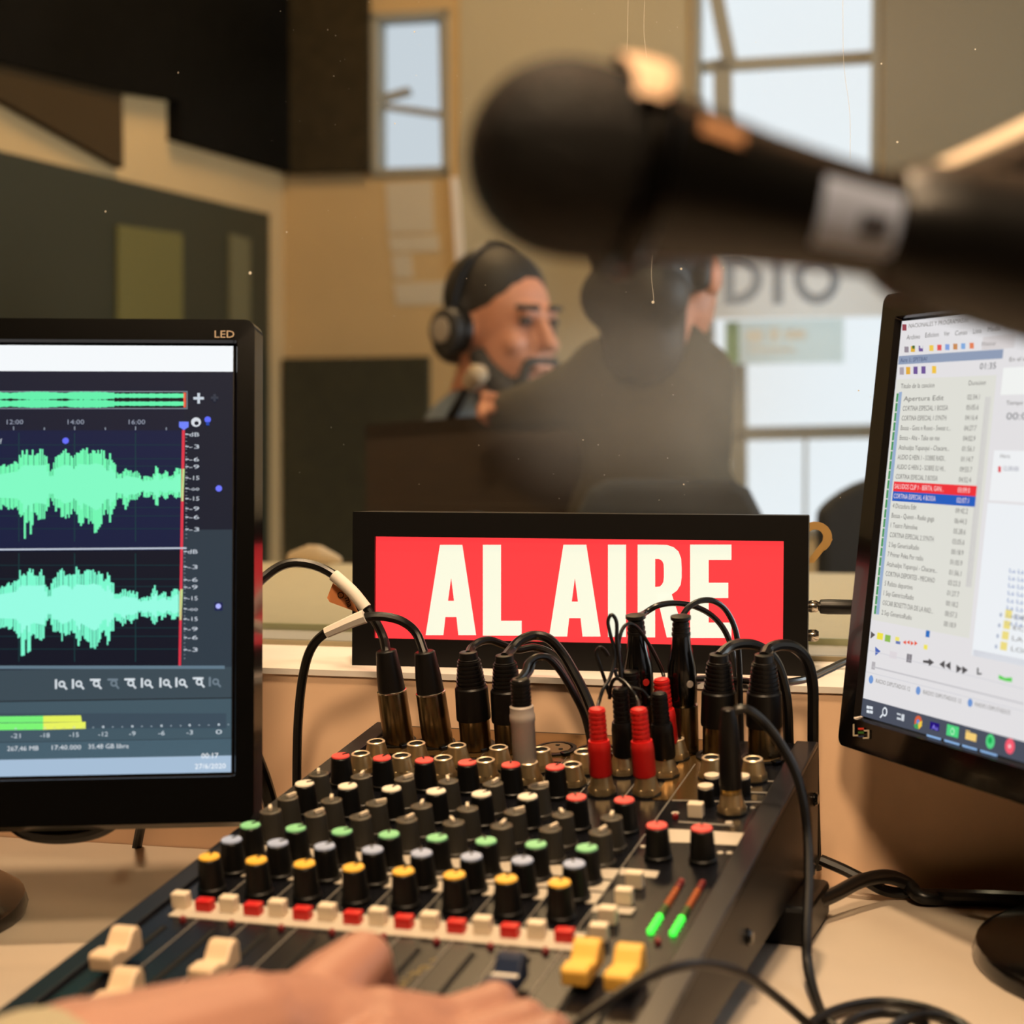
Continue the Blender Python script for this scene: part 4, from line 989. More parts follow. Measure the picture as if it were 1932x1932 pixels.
# task bar
for x, y in ((1636, 1334), (1642, 1335), (1636, 1342), (1642, 1343)): lq(x, y - 3, x + 5, y + 4, (224, 230, 236))
S.disc(1670, 1343, 9, (224, 230, 236)); S.layer(3); S.disc(1670, 1343, 5.5, (74, 80, 94)); S.layer(2); S.quad([(1660, 1353), (1662, 1355), (1667, 1349), (1665, 1347)], (224, 230, 236))
lq(1693, 1345, 1700, 1350, (210, 216, 222)); lq(1693, 1353, 1700, 1359, (210, 216, 222)); lq(1702, 1347, 1706, 1361, (210, 216, 222))
S.disc(1733, 1363, 13, (214, 96, 60)); S.layer(3); S.quad([(1725, 1368), (1733, 1363), (1734, 1376), (1727, 1374)], (70, 160, 90)); S.quad([(1733, 1363), (1741, 1360), (1740, 1370), (1734, 1376)], (240, 200, 70)); S.disc(1733, 1362, 5, (80, 140, 220)); S.layer(2)
lq(1756, 1361, 1772, 1380, (34, 14, 120)); S.layer(3); S.text('Au', 1759, 1375, 9, (150, 140, 250), 1770); S.layer(2)
lq(1788, 1366, 1808, 1393, (80, 214, 128)); S.layer(3); S.disc(1798, 1380, 7, (190, 240, 200)); S.layer(4); S.disc(1798, 1380, 5, (80, 214, 128)); S.layer(2)
lq(1823, 1380, 1842, 1400, (244, 206, 120)); lq(1823, 1377, 1831, 1381, (244, 206, 120)); S.disc(1869, 1399, 14, (84, 214, 130)); S.layer(3); S.disc(1869, 1397, 6.5, (20, 170, 84)); S.layer(2)
S.disc(1906, 1408, 15, (246, 92, 112)); S.layer(3); S.disc(1906, 1408, 4, (250, 210, 214)); S.layer(2)
for x0, x1 in ((1749, 1776), (1782, 1811), (1816, 1844), (1850, 1882)):
    y0 = 1387 + (x0 - 1749) * .29; line2(x0, y0, x1, y0 + (x1 - x0) * .29, (140, 180, 226), 4)
S.mb.build('screen', scrM, tR)
# coloured sticker mark on the lower bezel
Ls = Screen(BLR - S.n * .0046, exR, upR, MR); Ls.n = S.n
def mark(name, quads, m):
    Ls.mb = MB()
    for q in quads: Ls.rect(*q, (1, 1, 1))
    Ls.mb.c = [None] * len(Ls.mb.c); Ls.mb.build(name, m, tR)
mark('bracket_mark', [(1609, 1366, 1612, 1388), (1609, 1386, 1619, 1389), (1630, 1377, 1640, 1380), (1637, 1378, 1640, 1394), (1628, 1391, 1640, 1394)], mat('mark_white', (200, 190, 166), .5))
mark('red_mark', [(1619, 1373, 1630, 1377)], mat('mark_red', (210, 60, 40), .5)); mark('green_mark', [(1619, 1380, 1630, 1384)], mat('mark_green', (50, 110, 40), .5)); mark('blue_mark', [(1619, 1388, 1630, 1391)], mat('mark_blue', (30, 50, 90), .5))

# ================================================================== red AL AIRE light box
SB0 = onz(664, 1255, ZL); SB1 = onz(1523, 1276, ZL)
exS = (SB1 - SB0).normalized(); wS = (SB1 - SB0).length; bkS = Vector((0, 0, 1)).cross(exS)
tilt = .035; upS = (Vector((0, 0, 1)) * cos(tilt) + bkS * sin(tilt)).normalized(); nS = upS.cross(exS); nS = nS if nS.y > 0 else -nS
hS, dS = .1052, .052
MS = frame(SB0, exS, nS, upS)
sg = thing('on_air_sign', 'black box sign glowing red with white letters AL AIRE', 'sign', MS)
def SL_(px, py, off=0.0):
    p = onplane(px, py, SB0 + nS * off, nS) - SB0; return p.dot(exS), p.dot(upS)
rx0, rz1 = SL_(707, 1016); rx1, rz0 = SL_(1477, 1217); _, rz0b = SL_(707, 1208); rz0 = (rz0 + rz0b) / 2; _, rz1b = SL_(1476, 1017); rz1 = (rz1 + rz1b) / 2
fr_ = MB()
for (a, b, c, d) in ((0, rx0, 0, hS), (rx1, wS, 0, hS), (rx0, rx1, 0, rz0), (rx0, rx1, rz1, hS)):
    fr_.box(((a + b) / 2, .003, (c + d) / 2), (b - a, .006, d - c))
fr_.build('front_frame', mat('sign_paint', (9, 8, 8), .45, spec=.25), sg, ID)
MB().box((wS / 2, .006 + (dS - .006) / 2, hS / 2), (wS, dS - .006, hS)).build('casing', mat('sign_paint', None), sg, ID, bevel=.001)
MB().box(((rx0 + rx1) / 2, .0045, (rz0 + rz1) / 2), (rx1 - rx0, .002, rz1 - rz0)).build('lit_panel', mat('sign_red', (200, 20, 24), .35, emit=(255, 62, 66), estr=1.0), sg, ID)
M_LIT = mat('sign_white', (90, 88, 80), .4, emit=(246, 249, 226), estr=.95)
M_LIT.cycles.emission_sampling = 'NONE'
def glyph(polys, holes=()):
    mb = MB()
    for P in polys:
        q = [SL_(x, y, .003) for x, y in P]
        mb.prism([(a, .0030, b) for a, b in q], (0, .0006, 0))
    mb.build('letter', M_LIT, sg, ID)
def gy(u):  # top and baseline drift across the sign
    return 1028 + (u - 820) * -.001, 1198 + (u - 820) * .011
def A_(x0, x1, t0, t1):
    T, Bs = gy((x0 + x1) / 2); hgt = Bs - T
    def X(f): return f
    xl, xr_, yb = x0, x1, Bs
    mid = T + hgt * .80; bar_t = T + hgt * .62; cx = (t0 + t1) / 2
    wL_ = (x1 - x0) * .35
    inner_top = T + hgt * .36
    lx = lambda y: x0 + (t0 - x0) * (Bs - y) / hgt
    rx = lambda y: x1 - (x1 - t1) * (Bs - y) / hgt
    il = lambda y: cx - (cx - (lx(Bs) + wL_)) * (y - inner_top) / (Bs - inner_top)
    ir = lambda y: cx + ((rx(Bs) - wL_) - cx) * (y - inner_top) / (Bs - inner_top)
    glyph([[(t0, T), (t1, T), (rx(inner_top), inner_top), (cx, inner_top), (lx(inner_top), inner_top)],
           [(lx(inner_top), inner_top), (cx, inner_top), (il(bar_t), bar_t), (lx(bar_t), bar_t)],
           [(cx, inner_top), (rx(inner_top), inner_top), (rx(bar_t), bar_t), (ir(bar_t), bar_t)],
           [(lx(bar_t), bar_t), (rx(bar_t), bar_t), (rx(mid), mid), (lx(mid), mid)],
           [(lx(mid), mid), (lx(mid) + wL_ * .95, mid), (x0 + wL_, Bs), (x0, Bs)],
           [(rx(mid) - wL_ * .95, mid), (rx(mid), mid), (x1, Bs), (x1 - wL_, Bs)]])
A_(803, 898, 830, 872); T, Bs = gy(940)
glyph([[(911, T), (945, T), (945, Bs), (911, Bs)], [(945, Bs - 28), (984, Bs - 28), (984, Bs), (945, Bs)]])
A_(1036, 1133, 1063, 1106); T, Bs = gy(1165)
glyph([[(1147, T), (1181, T), (1181, Bs), (1147, Bs)]]); T, Bs = gy(1245)
arc = lambda cx, cy, rx, ry, a0, a1, n=7: [(cx + rx * cos(radians(a0 + (a1 - a0) * k / n)), cy - ry * sin(radians(a0 + (a1 - a0) * k / n))) for k in range(n + 1)]
ro = [(1236, T), (1258, T + .5), (1271, T + 5), (1280, T + 13), (1285, T + 26), (1286, T + 44), (1286, T + 62), (1284, T + 76), (1277, T + 87), (1266, T + 95), (1236, T + 112)]
ri = [(1236, T + 27), (1243, T + 27), (1247, T + 29), (1250, T + 32), (1252, T + 37), (1252.5, T + 46), (1252.5, T + 62), (1251.5, T + 70), (1249, T + 75), (1245, T + 79), (1236, T + 80)]
rq = []
for k in range(len(ro) - 1): rq.append([ro[k], ro[k + 1], ri[k + 1], ri[k]])
glyph([[(1203, T), (1236, T), (1236, Bs), (1203, Bs)]] + rq + [[(1238, T + 92), (1266, T + 90), (1294, Bs), (1258, Bs)]]); T, Bs = gy(1340)
glyph([[(1302, T), (1337, T), (1337, Bs), (1302, Bs)], [(1337, T), (1380, T), (1380, T + 29), (1337, T + 29)], [(1337, T + 72), (1374, T + 72), (1374, T + 101), (1337, T + 101)], [(1337, Bs - 29), (1380, Bs - 29), (1380, Bs), (1337, Bs)]])
for zf, nm in ((.42, 'power_jack'), (.235, 'switch_nut')):
    o = MB().lathe([(.0038, 0), (.0042, .002), (.0042, .005), (.0030, .007)], along((wS, .026, hS * zf), (wS + 1, .026, hS * zf)), 14).build(nm, M_METAL, sg, ID)
pj = MS @ Vector((wS + .007, .026, hS * .42))
pl = thing('power_plug', 'black round power plug in the side of the red sign', 'plug', pj)
pe = pj + exS * .024
MB().lathe([(.0030, 0), (.0048, .001), (.0052, .006), (.0050, .022), (.0036, .026)], along(pj, pe), 14).build('plug_body', M_RUB, pl)
MB().tube([pe, pe + exS * .02, pe + exS * .045 + Vector((0, .004, -.008)), pe + exS * .06 + Vector((0, .012, -.05)), Vector((pe.x + .065, pe.y + .0, ZL + .004))], .0022, 8, 6).build('cord', M_CABLE, pl)
# ================================================================== hand-held microphone on its clip
YK = .470
mA = at(1066, 298, YK); mB = at(1700, 433, YK + .012)
MM = along(mA, mB)
mic = thing('microphone', 'black dynamic microphone hanging large across the top right foreground', 'microphone', MM)
k_ = .0258
M_GRL = mat('grille_mesh', (11, 10, 9), .6, 0, .25, noise=.5, nscale=420, bump=.9)
prof = [(1e-4, -k_)] + [(k_ * sin(radians(a)), -k_ * cos(radians(a))) for a in range(12, 91, 12)] + [(k_ * 1.0, .004), (k_ * .965, .012), (k_ * .90, .019)]
MB().lathe(prof, None, 40).build('grille', M_GRL, mic, ID)
M_MICB = mat('mic_enamel', (8, 8, 8), .34, spec=.35)
MB().lathe([(.0240, .0165), (.0262, .0175), (.0266, .0200), (.0262, .0225), (.0238, .0238)], None, 40).build('collar_ring', mat('mic_ring', (26, 24, 22), .3, .8), mic, ID)
MB().lathe([(.0225, .0230), (.0215, .0280), (.0200, .036), (.0172, .052), (.0150, .072), (.0138, .09), (.0128, .12), (.0120, .150)], None, 36).build('handle', M_MICB, mic, ID)
# grey sticker wrapped on the handle, painted switch highlight above it
def wrap(z0, z1, a0, a1, r0, r1, m, name):
    mb = MB(); n = 10; vs = []
    for z, r in ((z0, r0), (z1, r1)):
        for k in range(n + 1):
            a = a0 + (a1 - a0) * k / n; vs.append((r * cos(a), r * sin(a), z))
    mb.add(vs, [(k, k + 1, n + 2 + k, n + 1 + k) for k in range(n)], None, True); return mb.build(name, m, mic, ID)
tocam = MM.inverted().to_3x3() @ (EYE - mA).normalized(); ac = math.atan2(tocam.y, tocam.x)
upl = MM.inverted().to_3x3() @ Vector((0, 0, 1)); au = math.atan2(upl.y, upl.x)
sgn = 1 if ((au - ac + pi) % (2 * pi) - pi) > 0 else -1
wrap(.0650, .0870, ac - sgn * .55, ac + sgn * .62, .0161, .0146, mat('sticker_grey', (176, 190, 222), .5), 'sticker')
wrap(.0760, .0840, ac - sgn * .25, ac + sgn * .15, .0156, .0151, mat('sticker_print', (70, 72, 82), .5), 'sticker_print')
# pale tab over the collar and pale switch patch: lamp highlights put into colour
tb_ = MB(); tv = []
for k in range(13):
    a = au + sgn * (.42 - 1.45 * k / 12); wz = .0076 * (1 - .5 * (k / 12) ** 2) * (1 - .35 * max(0, 2 - k) / 2); zc = .0150 + .0008 * sin(k * .8)
    tv += [(.0287 * cos(a), .0287 * sin(a), zc - wz), (.0293 * cos(a), .0293 * sin(a), zc), (.0287 * cos(a), .0287 * sin(a), zc + wz)]
tb_.add(tv, [f for k in range(12) for f in ((3 * k, 3 * k + 1, 3 * k + 4, 3 * k + 3), (3 * k + 1, 3 * k + 2, 3 * k + 5, 3 * k + 4))], None, True)
tb_.build('highlight_tab', mat('collar_highlight', (232, 196, 164), .55), mic, ID)
a_s = au + (ac - au + pi) % (2 * pi) - pi if False else au * .45 + ac * .55
wrap(.0300, .0420, a_s - .13, a_s + .13, .0218, .0196, mat('switch_highlight', (170, 124, 88), .45), 'switch_highlight')
pz = Vector((cos(au) * .0170, sin(au) * .0170, .046))
# clip holding the handle, and the boom arm that carries it
cl = thing('microphone_clip', 'black clip gripping the end of the foreground microphone', 'clip', along(MM @ Vector((0, 0, .088)), MM @ Vector((0, 0, .15))))
MB().lathe([(.0155, .0), (.0185, .006), (.0200, .018), (.0225, .045), (.0245, .075)], None, 30).build('sleeve', M_RUB, cl, ID)
c0_ = at(1745, 420, YK + .016); c1_ = at(1860, 395, YK + .03); c2_ = at(2010, 345, YK + .05)
MB().tube([c0_, c1_, c2_], .0125, 16, 6, r2=.0175).build('swivel_arm', M_BLACK, cl)
ba = thing('boom_arm', 'cream metal boom arm rising to the right behind the microphone clip', 'arm', at(1740, 352, YK + .03))  # the cream stands in for warm light on the clip edge
MB().tube([at(1716, 362, YK + .026), at(1760, 344, YK + .03), at(1840, 310, YK + .04), at(1950, 258, YK + .055), at(2150, 150, YK + .08)], .0042, 14, 6, r2=.0064).build('tube', mat('arm_highlight', (246, 228, 204), .35, .1), ba)  # cream colour stands in for warm light along the clip's top edge

# ================================================================== operator's hand
hd = thing('person', "operator's bare right hand and forearm reaching across the white faders", 'person', at(440, 1975, .66))
def HP(px, py, Y): return at(px, py, Y)
wr_ = HP(455, 1975, .665)
hand = [(HP(-250, 2330, .56), .044, HP(150, 2092, .625), .0385), (HP(150, 2092, .625), .0385, wr_, .0285),
        (wr_, .0275, HP(600, 1968, .69), .0255), (HP(560, 1985, .68), .026, HP(760, 1995, .695), .024),
        (HP(480, 1958, .672), .024, HP(575, 1925, .70), .0195), (HP(575, 1925, .70), .0195, HP(632, 1862, .722), .0162), (HP(632, 1862, .722), .0160, HP(683, 1814, .738), .0130),
        (HP(683, 1814, .738), .0128, HP(705, 1868, .752), .0108), (HP(705, 1868, .752), .0108, HP(716, 1912, .758), .0088),
        (HP(600, 1945, .69), .018, HP(700, 1955, .70), .017)]
for m_, p_, d_, t_, r_ in [((852, 1940, .712), (934, 1897, .726), (972, 1952, .738), (978, 2005, .746), .0100), ((860, 1988, .692), (990, 1931, .710), (1026, 1988, .722), (1030, 2040, .73), .0100), ((848, 2034, .672), (1036, 1955, .690), (1070, 2008, .704), (1076, 2056, .712), .0097), ((826, 2072, .656), (1020, 2016, .672), (1050, 2064, .684), (1056, 2104, .69), .0086)]:
    M3, P3, D3, T3 = HP(*m_), HP(*p_), HP(*d_), HP(*t_)
    hand += [(wr_ * .35 + M3 * .65, .019, M3, r_ * 1.22), (M3, r_ * 1.3, P3, r_ * .96), (P3, r_ * 1.02, D3, r_ * .84), (D3, r_ * .80, T3, r_ * .66)]
for a_, b_ in (((600, 1880, .70), (880, 1905, .712)), ((600, 1925, .685), (900, 1950, .695)), ((590, 1965, .67), (890, 1995, .675))):
    p_, q_ = HP(*a_), HP(*b_); dn = Vector((0, 0, -.006)); hand.append((p_ + dn * 1.8, .007, q_ + dn, .0075))
place(blob(hand, .0020, 3, 'hand'), 'hand', M_SKIN, hd)
slv = [(HP(-260, 2336, .56), .049, HP(70, 2140, .612), .0435)]
place(blob(slv, .004, 3, 'sleeve'), 'sleeve', mat('pale_sleeve', (168, 160, 136), .9, noise=.1), hd)

# ================================================================== plugs and cables
def plug_M(u, v, lx=0.0, ly=0.0):
    return MX @ Matrix.Translation((u * PIT, v, .001)) @ Matrix.Rotation(lx, 4, 'Y') @ Matrix.Rotation(ly, 4, 'X')
def cable(parent, start, pts, r, name='cable', m=None):
    """pts: (px,py,Y) read off the photograph"""
    P = [Vector(start)] + [at(*p) for p in pts]
    return MB().tube(P, r, 10, 6).build(name, m or M_CABLE, parent)
def ribs(r0, r1, z0, z1, n):
    pr = []
    for k in range(n):
        a = k / n; z = z0 + (z1 - z0) * a; dz = (z1 - z0) / n; r = r0 + (r1 - r0) * a
        pr += [(r, z), (r, z + dz * .55), (r * .90, z + dz * .6), (r * .90, z + dz * .95)]
    return pr
def xlr_silver(name, label, u, v, lx):
    M = plug_M(u, v, lx); t = thing(name, label, 'cable', M, 'connectors on the mixing console')
    MB().lathe([(.0098, 0), (.0098, .010), (.0094, .033), (.0090, .0345)], None, 26).build('barrel', M_DMETAL, t, ID)
    MB().lathe([(.0096, .0336), (.0096, .0345), (.0090, .0348)], None, 26).build('collar', M_METAL, t, ID)
    MB().lathe([(.0088, .0346), (.0082, .046), (.0066, .0605), (.0056, .0612)], None, 24).build('boot', M_RUB, t, ID)
    return t, M @ Vector((0, 0, .058))
def xlr_black(name, label, u, v, lx, s=1.0, metal=M_DMETAL):
    M = plug_M(u, v, lx); t = thing(name, label, 'cable', M, 'connectors on the mixing console')
    MB().lathe([(.0098, 0), (.0098, .0200 * s)], None, 26).build('barrel', metal, t, ID)
    MB().lathe([(.0108, .0195 * s), (.0110, .021 * s), (.0104, .040 * s), (.0090, .0415 * s)], None, 26).build('shell', M_BLACK, t, ID)
    MB().lathe(ribs(.0094, .0072, .041 * s, .0590 * s, 7) + [(.0060, .0592 * s), (.0056, .0635 * s), (.0045, .0638 * s)], None, 24).build('boot', M_RUB, t, ID)
    return t, M @ Vector((0, 0, .062 * s))
DZ = 1.15
# 1, 2: silver barrels with labelled cables at the left
t, e = xlr_silver('microphone_cable', 'black cable with white sleeve and orange flag in the leftmost silver plug', 0.12, .081, -.07)
c1 = cable(t, e, [(722, 1200, 1.15), (700, 1160, 1.155), (664, 1116, 1.16), (630, 1085, 1.165), (590, 1066, 1.17), (545, 1063, 1.17), (505, 1084, 1.165), (465, 1130, 1.15), (440, 1210, 1.13), (436, 1320, 1.12), (440, 1440, 1.12)], .0031)
MB().tube([at(690, 1148, 1.155), at(664, 1116, 1.158), at(630, 1085, 1.163)], .0041, 12, 5).build('sleeve_label', M_WHITE, t)
fl = [(628, 1100), (617, 1128), (622, 1136), (676, 1156), (664, 1130)]
MB().prism([at(x, y, 1.166) for x, y in fl], (0, .0006, 0)).build('flag_label', mat('orange_tape', (222, 140, 84), .6), t)
fm = MB()
for tx, x, y, s_, rz in (('O', 634, 1119, .0062, -1.1), ('ma', 650, 1128, .0056, -1.25)):
    vs, fs, x0, w_ = text_geo(tx); c = at(x, y, 1.1652)
    fm.add([c + Vector((v.x * cos(rz) - v.y * sin(rz), 0, v.x * sin(rz) + v.y * cos(rz))) * s_ for v in vs], fs)
fm.build('handwriting', M_HOLE, t)
t, e = xlr_silver('microphone_cable', 'black cable with crumpled white tape in the second silver plug', 1.12, .081, -.08)
cable(t, e, [(786, 1196, 1.14), (762, 1174, 1.14), (730, 1164, 1.14), (696, 1164, 1.14), (655, 1176, 1.142), (612, 1196, 1.145), (585, 1228, 1.15), (570, 1285, 1.155), (562, 1370, 1.16), (560, 1470, 1.16), (562, 1540, 1.165)], .0030)
MB().tube([at(688, 1163, 1.139), at(660, 1174, 1.140), at(615, 1194, 1.143)], .0046, 7, 4, r2=.0036).build('tape_label', M_WHITE, t)
# 3, 4: black ribbed plugs
t, e = xlr_black('audio_cable', 'black ribbed plug with thin looped cable, third from the left', 2.12, .078, -.02, .98)
cable(t, e, [(890, 1222, 1.13), (905, 1211, 1.135), (925, 1208, 1.14), (948, 1216, 1.145), (975, 1226, 1.15), (1010, 1222, 1.155), (1048, 1240, 1.155), (1080, 1290, 1.15), (1108, 1350, 1.145), (1130, 1440, 1.14)], .0026)
t, e = xlr_black('audio_cable', 'black ribbed plug just behind the pale grey jack plug', 2.98, .078, -.01, .96)
cable(t, e, [(965, 1225, 1.125), (982, 1208, 1.13), (1008, 1199, 1.135), (1036, 1206, 1.135), (1062, 1234, 1.135), (1090, 1282, 1.13), (1112, 1330, 1.125), (1126, 1380, 1.12), (1134, 1450, 1.12)], .0032)
# pale grey jack plug
M = plug_M(4.02, .0235, 0); t = thing('jack_cable', 'pale grey jack plug with black ribbed boot at the console centre', 'cable', M, 'connectors on the mixing console')
MB().lathe([(.0062, .008), (.0070, .0105), (.0072, .036), (.0076, .037), (.0076, .0405), (.0071, .0415), (.0071, .0455), (.0060, .0465)], None, 24).build('barrel', M_GREY, t, ID)
MB().lathe(ribs(.0060, .0058, .046, .0620, 7) + [(.0045, .0625)], None, 22).build('boot', M_RUB, t, ID)
e = M @ Vector((0, 0, .061))
cable(t, e + Vector((-.0015, 0, 0)), [(990, 1268, 1.06), (996, 1252, 1.065), (1012, 1240, 1.07), (1034, 1242, 1.075), (1058, 1268, 1.08), (1084, 1312, 1.085), (1104, 1356, 1.09), (1118, 1420, 1.09)], .0021)
cable(t, e + Vector((.0018, .003, 0)), [(1000, 1266, 1.066), (1006, 1250, 1.071), (1024, 1239, 1.076), (1046, 1247, 1.082), (1068, 1280, 1.088), (1092, 1324, 1.092), (1112, 1372, 1.096), (1124, 1430, 1.1)], .0021)
# red and black RCA-style plugs of the stereo inputs
def rca(label, u, v, m, lx, ly=0, h=.0505, r=.0068):
    M = plug_M(u, v, lx, ly); t = thing('rca_plug', label, 'plug', M, 'connectors on the mixing console')
    MB().lathe([(.0046, .003), (.0052, .006), (.0052, .011)], None, 16).build('tip', M_METAL, t, ID)
    MB().lathe([(r * .92, .0105), (r, .012), (r * .98, .026), (r * 1.0, .0265), (r * .93, .030), (r * .90, .0315)], None, 24).build('body', m, t, ID)
    MB().lathe(ribs(r * .76, r * .72, .0312, h, 7) + [(r * .45, h + .0004)], None, 22).build('strain_relief', m, t, ID)
    return t, M @ Vector((0, 0, h - .002))
TH = .00115
t, e = rca('red plug with ribbed neck, leftmost of the three red plugs', 5.9, .010, M_RED, -.01)
cable(t, e, [(1130, 1325, 1.045), (1138, 1300, 1.05), (1152, 1276, 1.055), (1160, 1235, 1.06), (1151, 1195, 1.06), (1147, 1172, 1.06), (1154, 1160, 1.06), (1163, 1173, 1.06), (1164, 1205, 1.06), (1168, 1240, 1.06), (1172, 1280, 1.06)], TH, 'wire', M_CABLE)
t, e = rca('red plug with ribbed neck, middle of the three red plugs', 6.85, .013, M_RED, -.045)
cable(t, e, [(1203, 1322, 1.045), (1190, 1300, 1.05), (1175, 1284, 1.055), (1160, 1281, 1.058), (1152, 1296, 1.06), (1150, 1318, 1.062)], TH, 'wire')
t, e = rca('red plug standing furthest back beside the bottle-shaped plug', 6.78, .074, M_RED, -.05)
cable(t, e, [(1252, 1275, 1.09), (1240, 1245, 1.09), (1222, 1212, 1.085), (1202, 1184, 1.08), (1186, 1177, 1.075), (1174, 1188, 1.07), (1168, 1215, 1.066), (1166, 1262, 1.062)], TH, 'wire')
t, e = rca('black plug just right of the leftmost red plug', 6.05, .046, M_BLACK, -.01, h=.052)
cable(t, e, [(1152, 1312, 1.07), (1142, 1285, 1.068), (1130, 1250, 1.066), (1125, 1232, 1.066), (1131, 1222, 1.066), (1140, 1226, 1.066), (1148, 1238, 1.066)], TH, 'wire')
t, e = rca('black plug between the middle and furthest red plugs', 6.97, .046, M_BLACK, -.04, h=.050)
cable(t, e, [(1226, 1318, 1.06), (1212, 1303, 1.06), (1192, 1297, 1.06), (1176, 1288, 1.06), (1164, 1276, 1.06), (1160, 1262, 1.06)], TH, 'wire')
t, e = rca('thick black plug hidden behind the leftmost red plug', 6.02, .072, M_BLACK, -.01, h=.055, r=.0078)
cable(t, e, [(1175, 1282, 1.08), (1170, 1250, 1.08), (1166, 1225, 1.075), (1165, 1200, 1.07)], TH * 1.6, 'wire')
# bottle-shaped XLR plugs
def bottle(label, u, v, lx, dotm):
    M = plug_M(u, v, lx); t = thing('microphone_cable', label, 'cable', M, 'connectors on the mixing console')
    MB().lathe([(.0092, 0), (.0092, .030)], None, 24).build('barrel', M_DMETAL, t, ID)
    MB().lathe([(.0075, .029), (.0088, .032), (.0092, .044), (.0088, .054), (.0062, .066), (.0054, .074), (.0057, .0745)], None, 24).build('shell', M_GLOSS, t, ID)
    MB().lathe(ribs(.0058, .0050, .0735, .0825, 3) + [(.0062, .0835), (.0062, .0855), (.003, .086)], None, 20).build('boot', M_RUB, t, ID)
    dirc = (M.inverted().to_3x3() @ Vector((.45, -1, .1))).normalized(); p0 = Vector((0, 0, .045)); dirc.z = 0; dirc.normalize()
    MB().lathe([(.0022, 0), (.0022, .0006)], along(p0 + dirc * .0090, p0 + dirc * .02), 14).build('colour_dot', dotm, t, ID)
    return t, M @ Vector((0, 0, .084))
t, e = bottle('bottle-shaped black plug with red dot in front of the sign', 6.0, .090, -.0, mat('dot_red', (200, 40, 30), .5))
cable(t, e, [(1214, 1158, 1.13), (1240, 1143, 1.135), (1272, 1138, 1.14), (1310, 1144, 1.145), (1345, 1163, 1.15), (1370, 1195, 1.15), (1384, 1240, 1.145), (1390, 1300, 1.14), (1395, 1400, 1.135)], .0019)
t, e = bottle('bottle-shaped black plug with grey dot in front of the sign', 6.98, .090, .02, M_GREY)
cable(t, e, [(1284, 1168, 1.11), (1298, 1147, 1.115), (1320, 1134, 1.12), (1346, 1134, 1.125), (1370, 1152, 1.13), (1388, 1190, 1.13), (1394, 1240, 1.13), (1396, 1300, 1.13), (1398, 1400, 1.13)], .0019)
# main output plugs
t, e = xlr_black('audio_cable', 'black ribbed plug in the left main output at the right of the console', 7.82, .086, .04)
cable(t, e, [(1374, 1222, 1.085), (1395, 1215, 1.09), (1424, 1217, 1.095), (1450, 1232, 1.10), (1470, 1262, 1.105), (1484, 1320, 1.11), (1488, 1400, 1.115), (1490, 1500, 1.12)], .0033)
t, e = xlr_black('audio_cable', 'black ribbed plug in the right main output nearest the right monitor', 8.84, .088, .03)
cable(t, e, [(1450, 1225, 1.08), (1472, 1217, 1.085), (1500, 1222, 1.09), (1522, 1246, 1.095), (1533, 1290, 1.10), (1534, 1350, 1.105), (1534, 1410, 1.11), (1536, 1520, 1.115), (1540, 1640, 1.12)], .0036)
# headphone lead
M = plug_M(8.86, -.008, .0); t = thing('headphone_cable', 'black jack lead looping over the right side of the console to the desk', 'cable', M, 'connectors on the mixing console')
MB().lathe([(.0046, .006), (.0058, .0085), (.0058, .0140)], None, 18).build('collar', M_BRASS, t, ID)
MB().lathe([(.0060, .0135), (.0062, .018), (.0060, .036), (.0052, .050), (.0036, .0585), (.003, .059)], None, 22).build('boot', M_BLACK, t, ID)
e = M @ Vector((0, 0, .057))
cable(t, e, [(1376, 1348, .985), (1394, 1338, .985), (1414, 1341, .985), (1442, 1364, .985), (1472, 1403, .98), (1500, 1455, .975), (1517, 1515, .97), (1524, 1580, .965), (1526, 1660, .95), (1522, 1760, .93), (1524, 1820, .92), (1538, 1880, .895), (1556, 1920, .868), (1590, 1950, .85), (1650, 1960, .848), (1720, 1950, .85)], .0027)
# cable crossing the front of the console
t = thing('loose_cable', 'black cable crossing over the yellow faders and off the console edge', 'cable', at(1300, 1820, .77))
MB().tube([at(1000, 2010, .70), at(1085, 1935, .72), at(1150, 1888, .735), at(1220, 1845, .75), at(1290, 1822, .765), at(1350, 1822, .785), at(1410, 1842, .80), at(1470, 1885, .82), at(1530, 1936, .835), at(1600, 1990, .83), at(1700, 2010, .82)], .0023, 10, 6).build('cable', M_CABLE, t)
# coil on the desk
t = thing('coiled_cable', 'coil of black cable lying on the desk at the bottom right', 'cable', onz(1650, 1900, ZD))
def dz(px, py, h=.004): return onz(px, py, ZD + h)
MB().tube([dz(1500, 1960), dz(1540, 1925), dz(1590, 1903), dz(1650, 1892), dz(1710, 1896), dz(1770, 1912), dz(1830, 1945), dz(1850, 1990)], .0028, 10, 6).build('cable', M_CABLE, t)
MB().tube([dz(1560, 1990), dz(1600, 1932, .006), dz(1650, 1912, .007), dz(1700, 1914, .007), dz(1745, 1935, .006), dz(1760, 1975)], .0028, 10, 6).build('cable', M_CABLE, t)
MB().tube([dz(1640, 1985), dz(1690, 1935, .011), dz(1740, 1916, .011), dz(1790, 1922, .009), dz(1830, 1950, .006), dz(1850, 1985)], .0028, 10, 6).build('cable', M_CABLE, t)
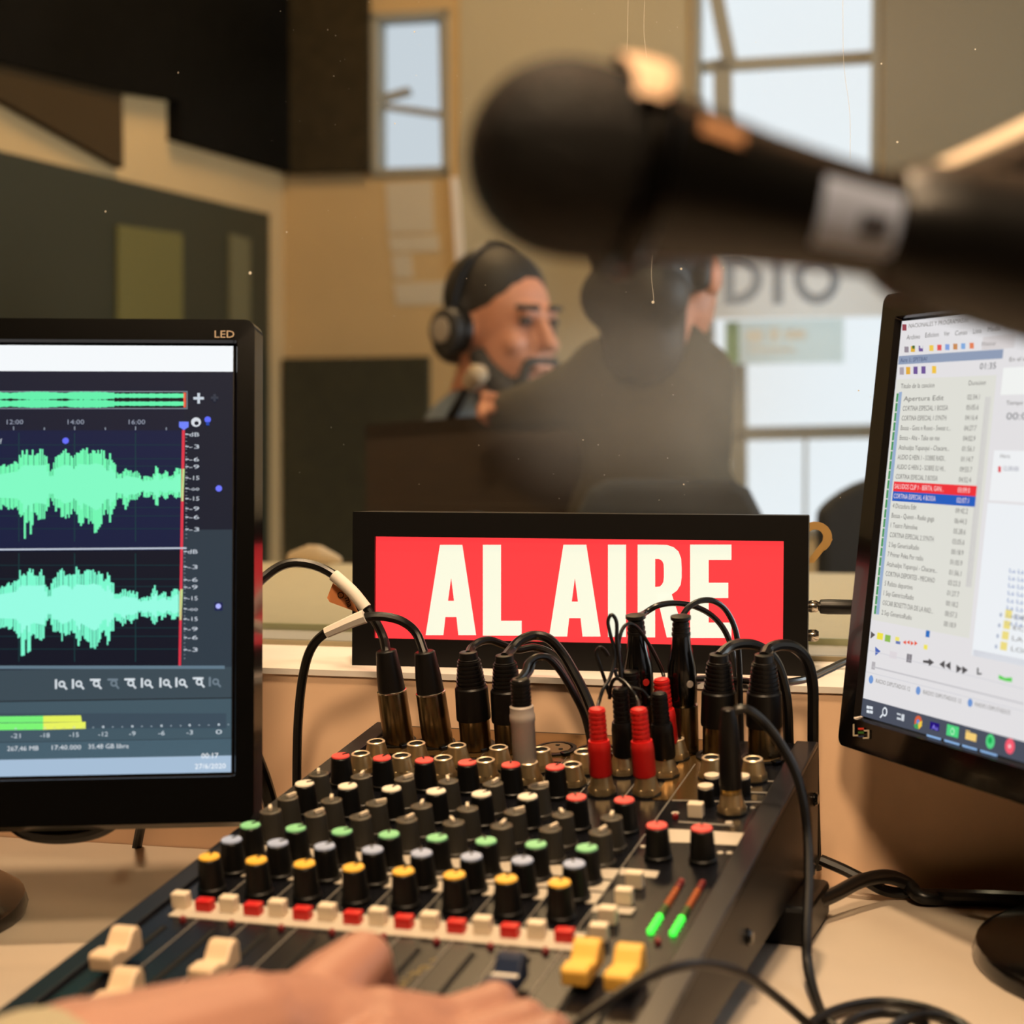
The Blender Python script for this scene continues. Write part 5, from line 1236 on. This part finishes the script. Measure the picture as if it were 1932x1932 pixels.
# thick power lead behind the console
t = thing('power_cable', 'thick black lead arching from under the console to the wall', 'cable', onz(1560, 1720, ZD))
MB().tube([onz(1395, 1740, ZD + .012), onz(1450, 1722, ZD + .012), onz(1515, 1712, ZD + .012), at(1570, 1690, 1.05), at(1625, 1662, 1.07), at(1675, 1654, 1.085), at(1712, 1668, 1.09), onz(1738, 1692, ZD + .006), onz(1790, 1695, ZD + .005), onz(1880, 1698, ZD + .005), onz(2040, 1705, ZD + .005)], .0044, 12, 6).build('cable', M_CABLE, t)
t = thing('power_adapter', 'small black adapter block on the desk under the console edge', 'adapter', onz(1480, 1760, ZD))
pq = onz(1475, 1768, ZD); MB().box((pq.x, pq.y + .02, ZD + .011), (.05, .07, .022), Matrix.Rotation(-WA - .1, 3, 'Z')).build('block', M_BLACK, t, bevel=.003)
t = thing('wall_lead', 'flat black lead running along the foot of the wall', 'cable', onz(1600, 1650, ZD))
MB().tube([at(1548, 1622, 1.105), at(1590, 1640, 1.10), at(1630, 1660, 1.095), onz(1676, 1682, ZD + .005), onz(1740, 1686, ZD + .005), onz(1860, 1690, ZD + .013), onz(2040, 1697, ZD + .013)], .0036, 8, 5).build('cable', M_CABLE, t)
# leads by the left monitor
t = thing('monitor_lead', 'short black lead dropping from the left monitor to the desk', 'cable', onz(258, 1600, ZD))
MB().tube([at(280, 1440, 1.16), at(272, 1500, 1.20), at(267, 1550, 1.222), at(262, 1578, 1.230), at(258, 1600, 1.231)], .0034, 10, 6).build('cable', M_CABLE, t)
t = thing('monitor_lead', 'black lead between the left monitor and the back of the console', 'cable', at(505, 1500, 1.06))
MB().tube([at(470, 1400, 1.08), at(494, 1462, 1.09), at(506, 1500, 1.10), at(516, 1540, 1.11), at(530, 1600, 1.12)], .0048, 10, 6).build('cable', M_CABLE, t)
t = thing('cable_loop', 'loop of black cable hanging below the left monitor', 'cable', at(115, 1570, 1.03))
MB().tube([at(10, 1540, 1.02), at(50, 1570, 1.02), at(115, 1578, 1.02), at(180, 1568, 1.02), at(230, 1540, 1.02)], .0045, 10, 6).build('cable', M_CABLE, t)
# sign lead along the ledge
t = thing('sign_lead', 'thin black lead lying on the ledge before the red sign', 'cable', onz(1450, 1282, ZL))
MB().tube([onz(1298, 1282, ZL + .0025), onz(1340, 1280, ZL + .0025), onz(1400, 1284, ZL + .0025), onz(1460, 1288, ZL + .0025), onz(1520, 1280, ZL + .0025), onz(1562, 1262, ZL + .0025), onz(1600, 1246, ZL + .0025), onz(1660, 1240, ZL + .0025)], .0021, 8, 6).build('cable', M_CABLE, t)
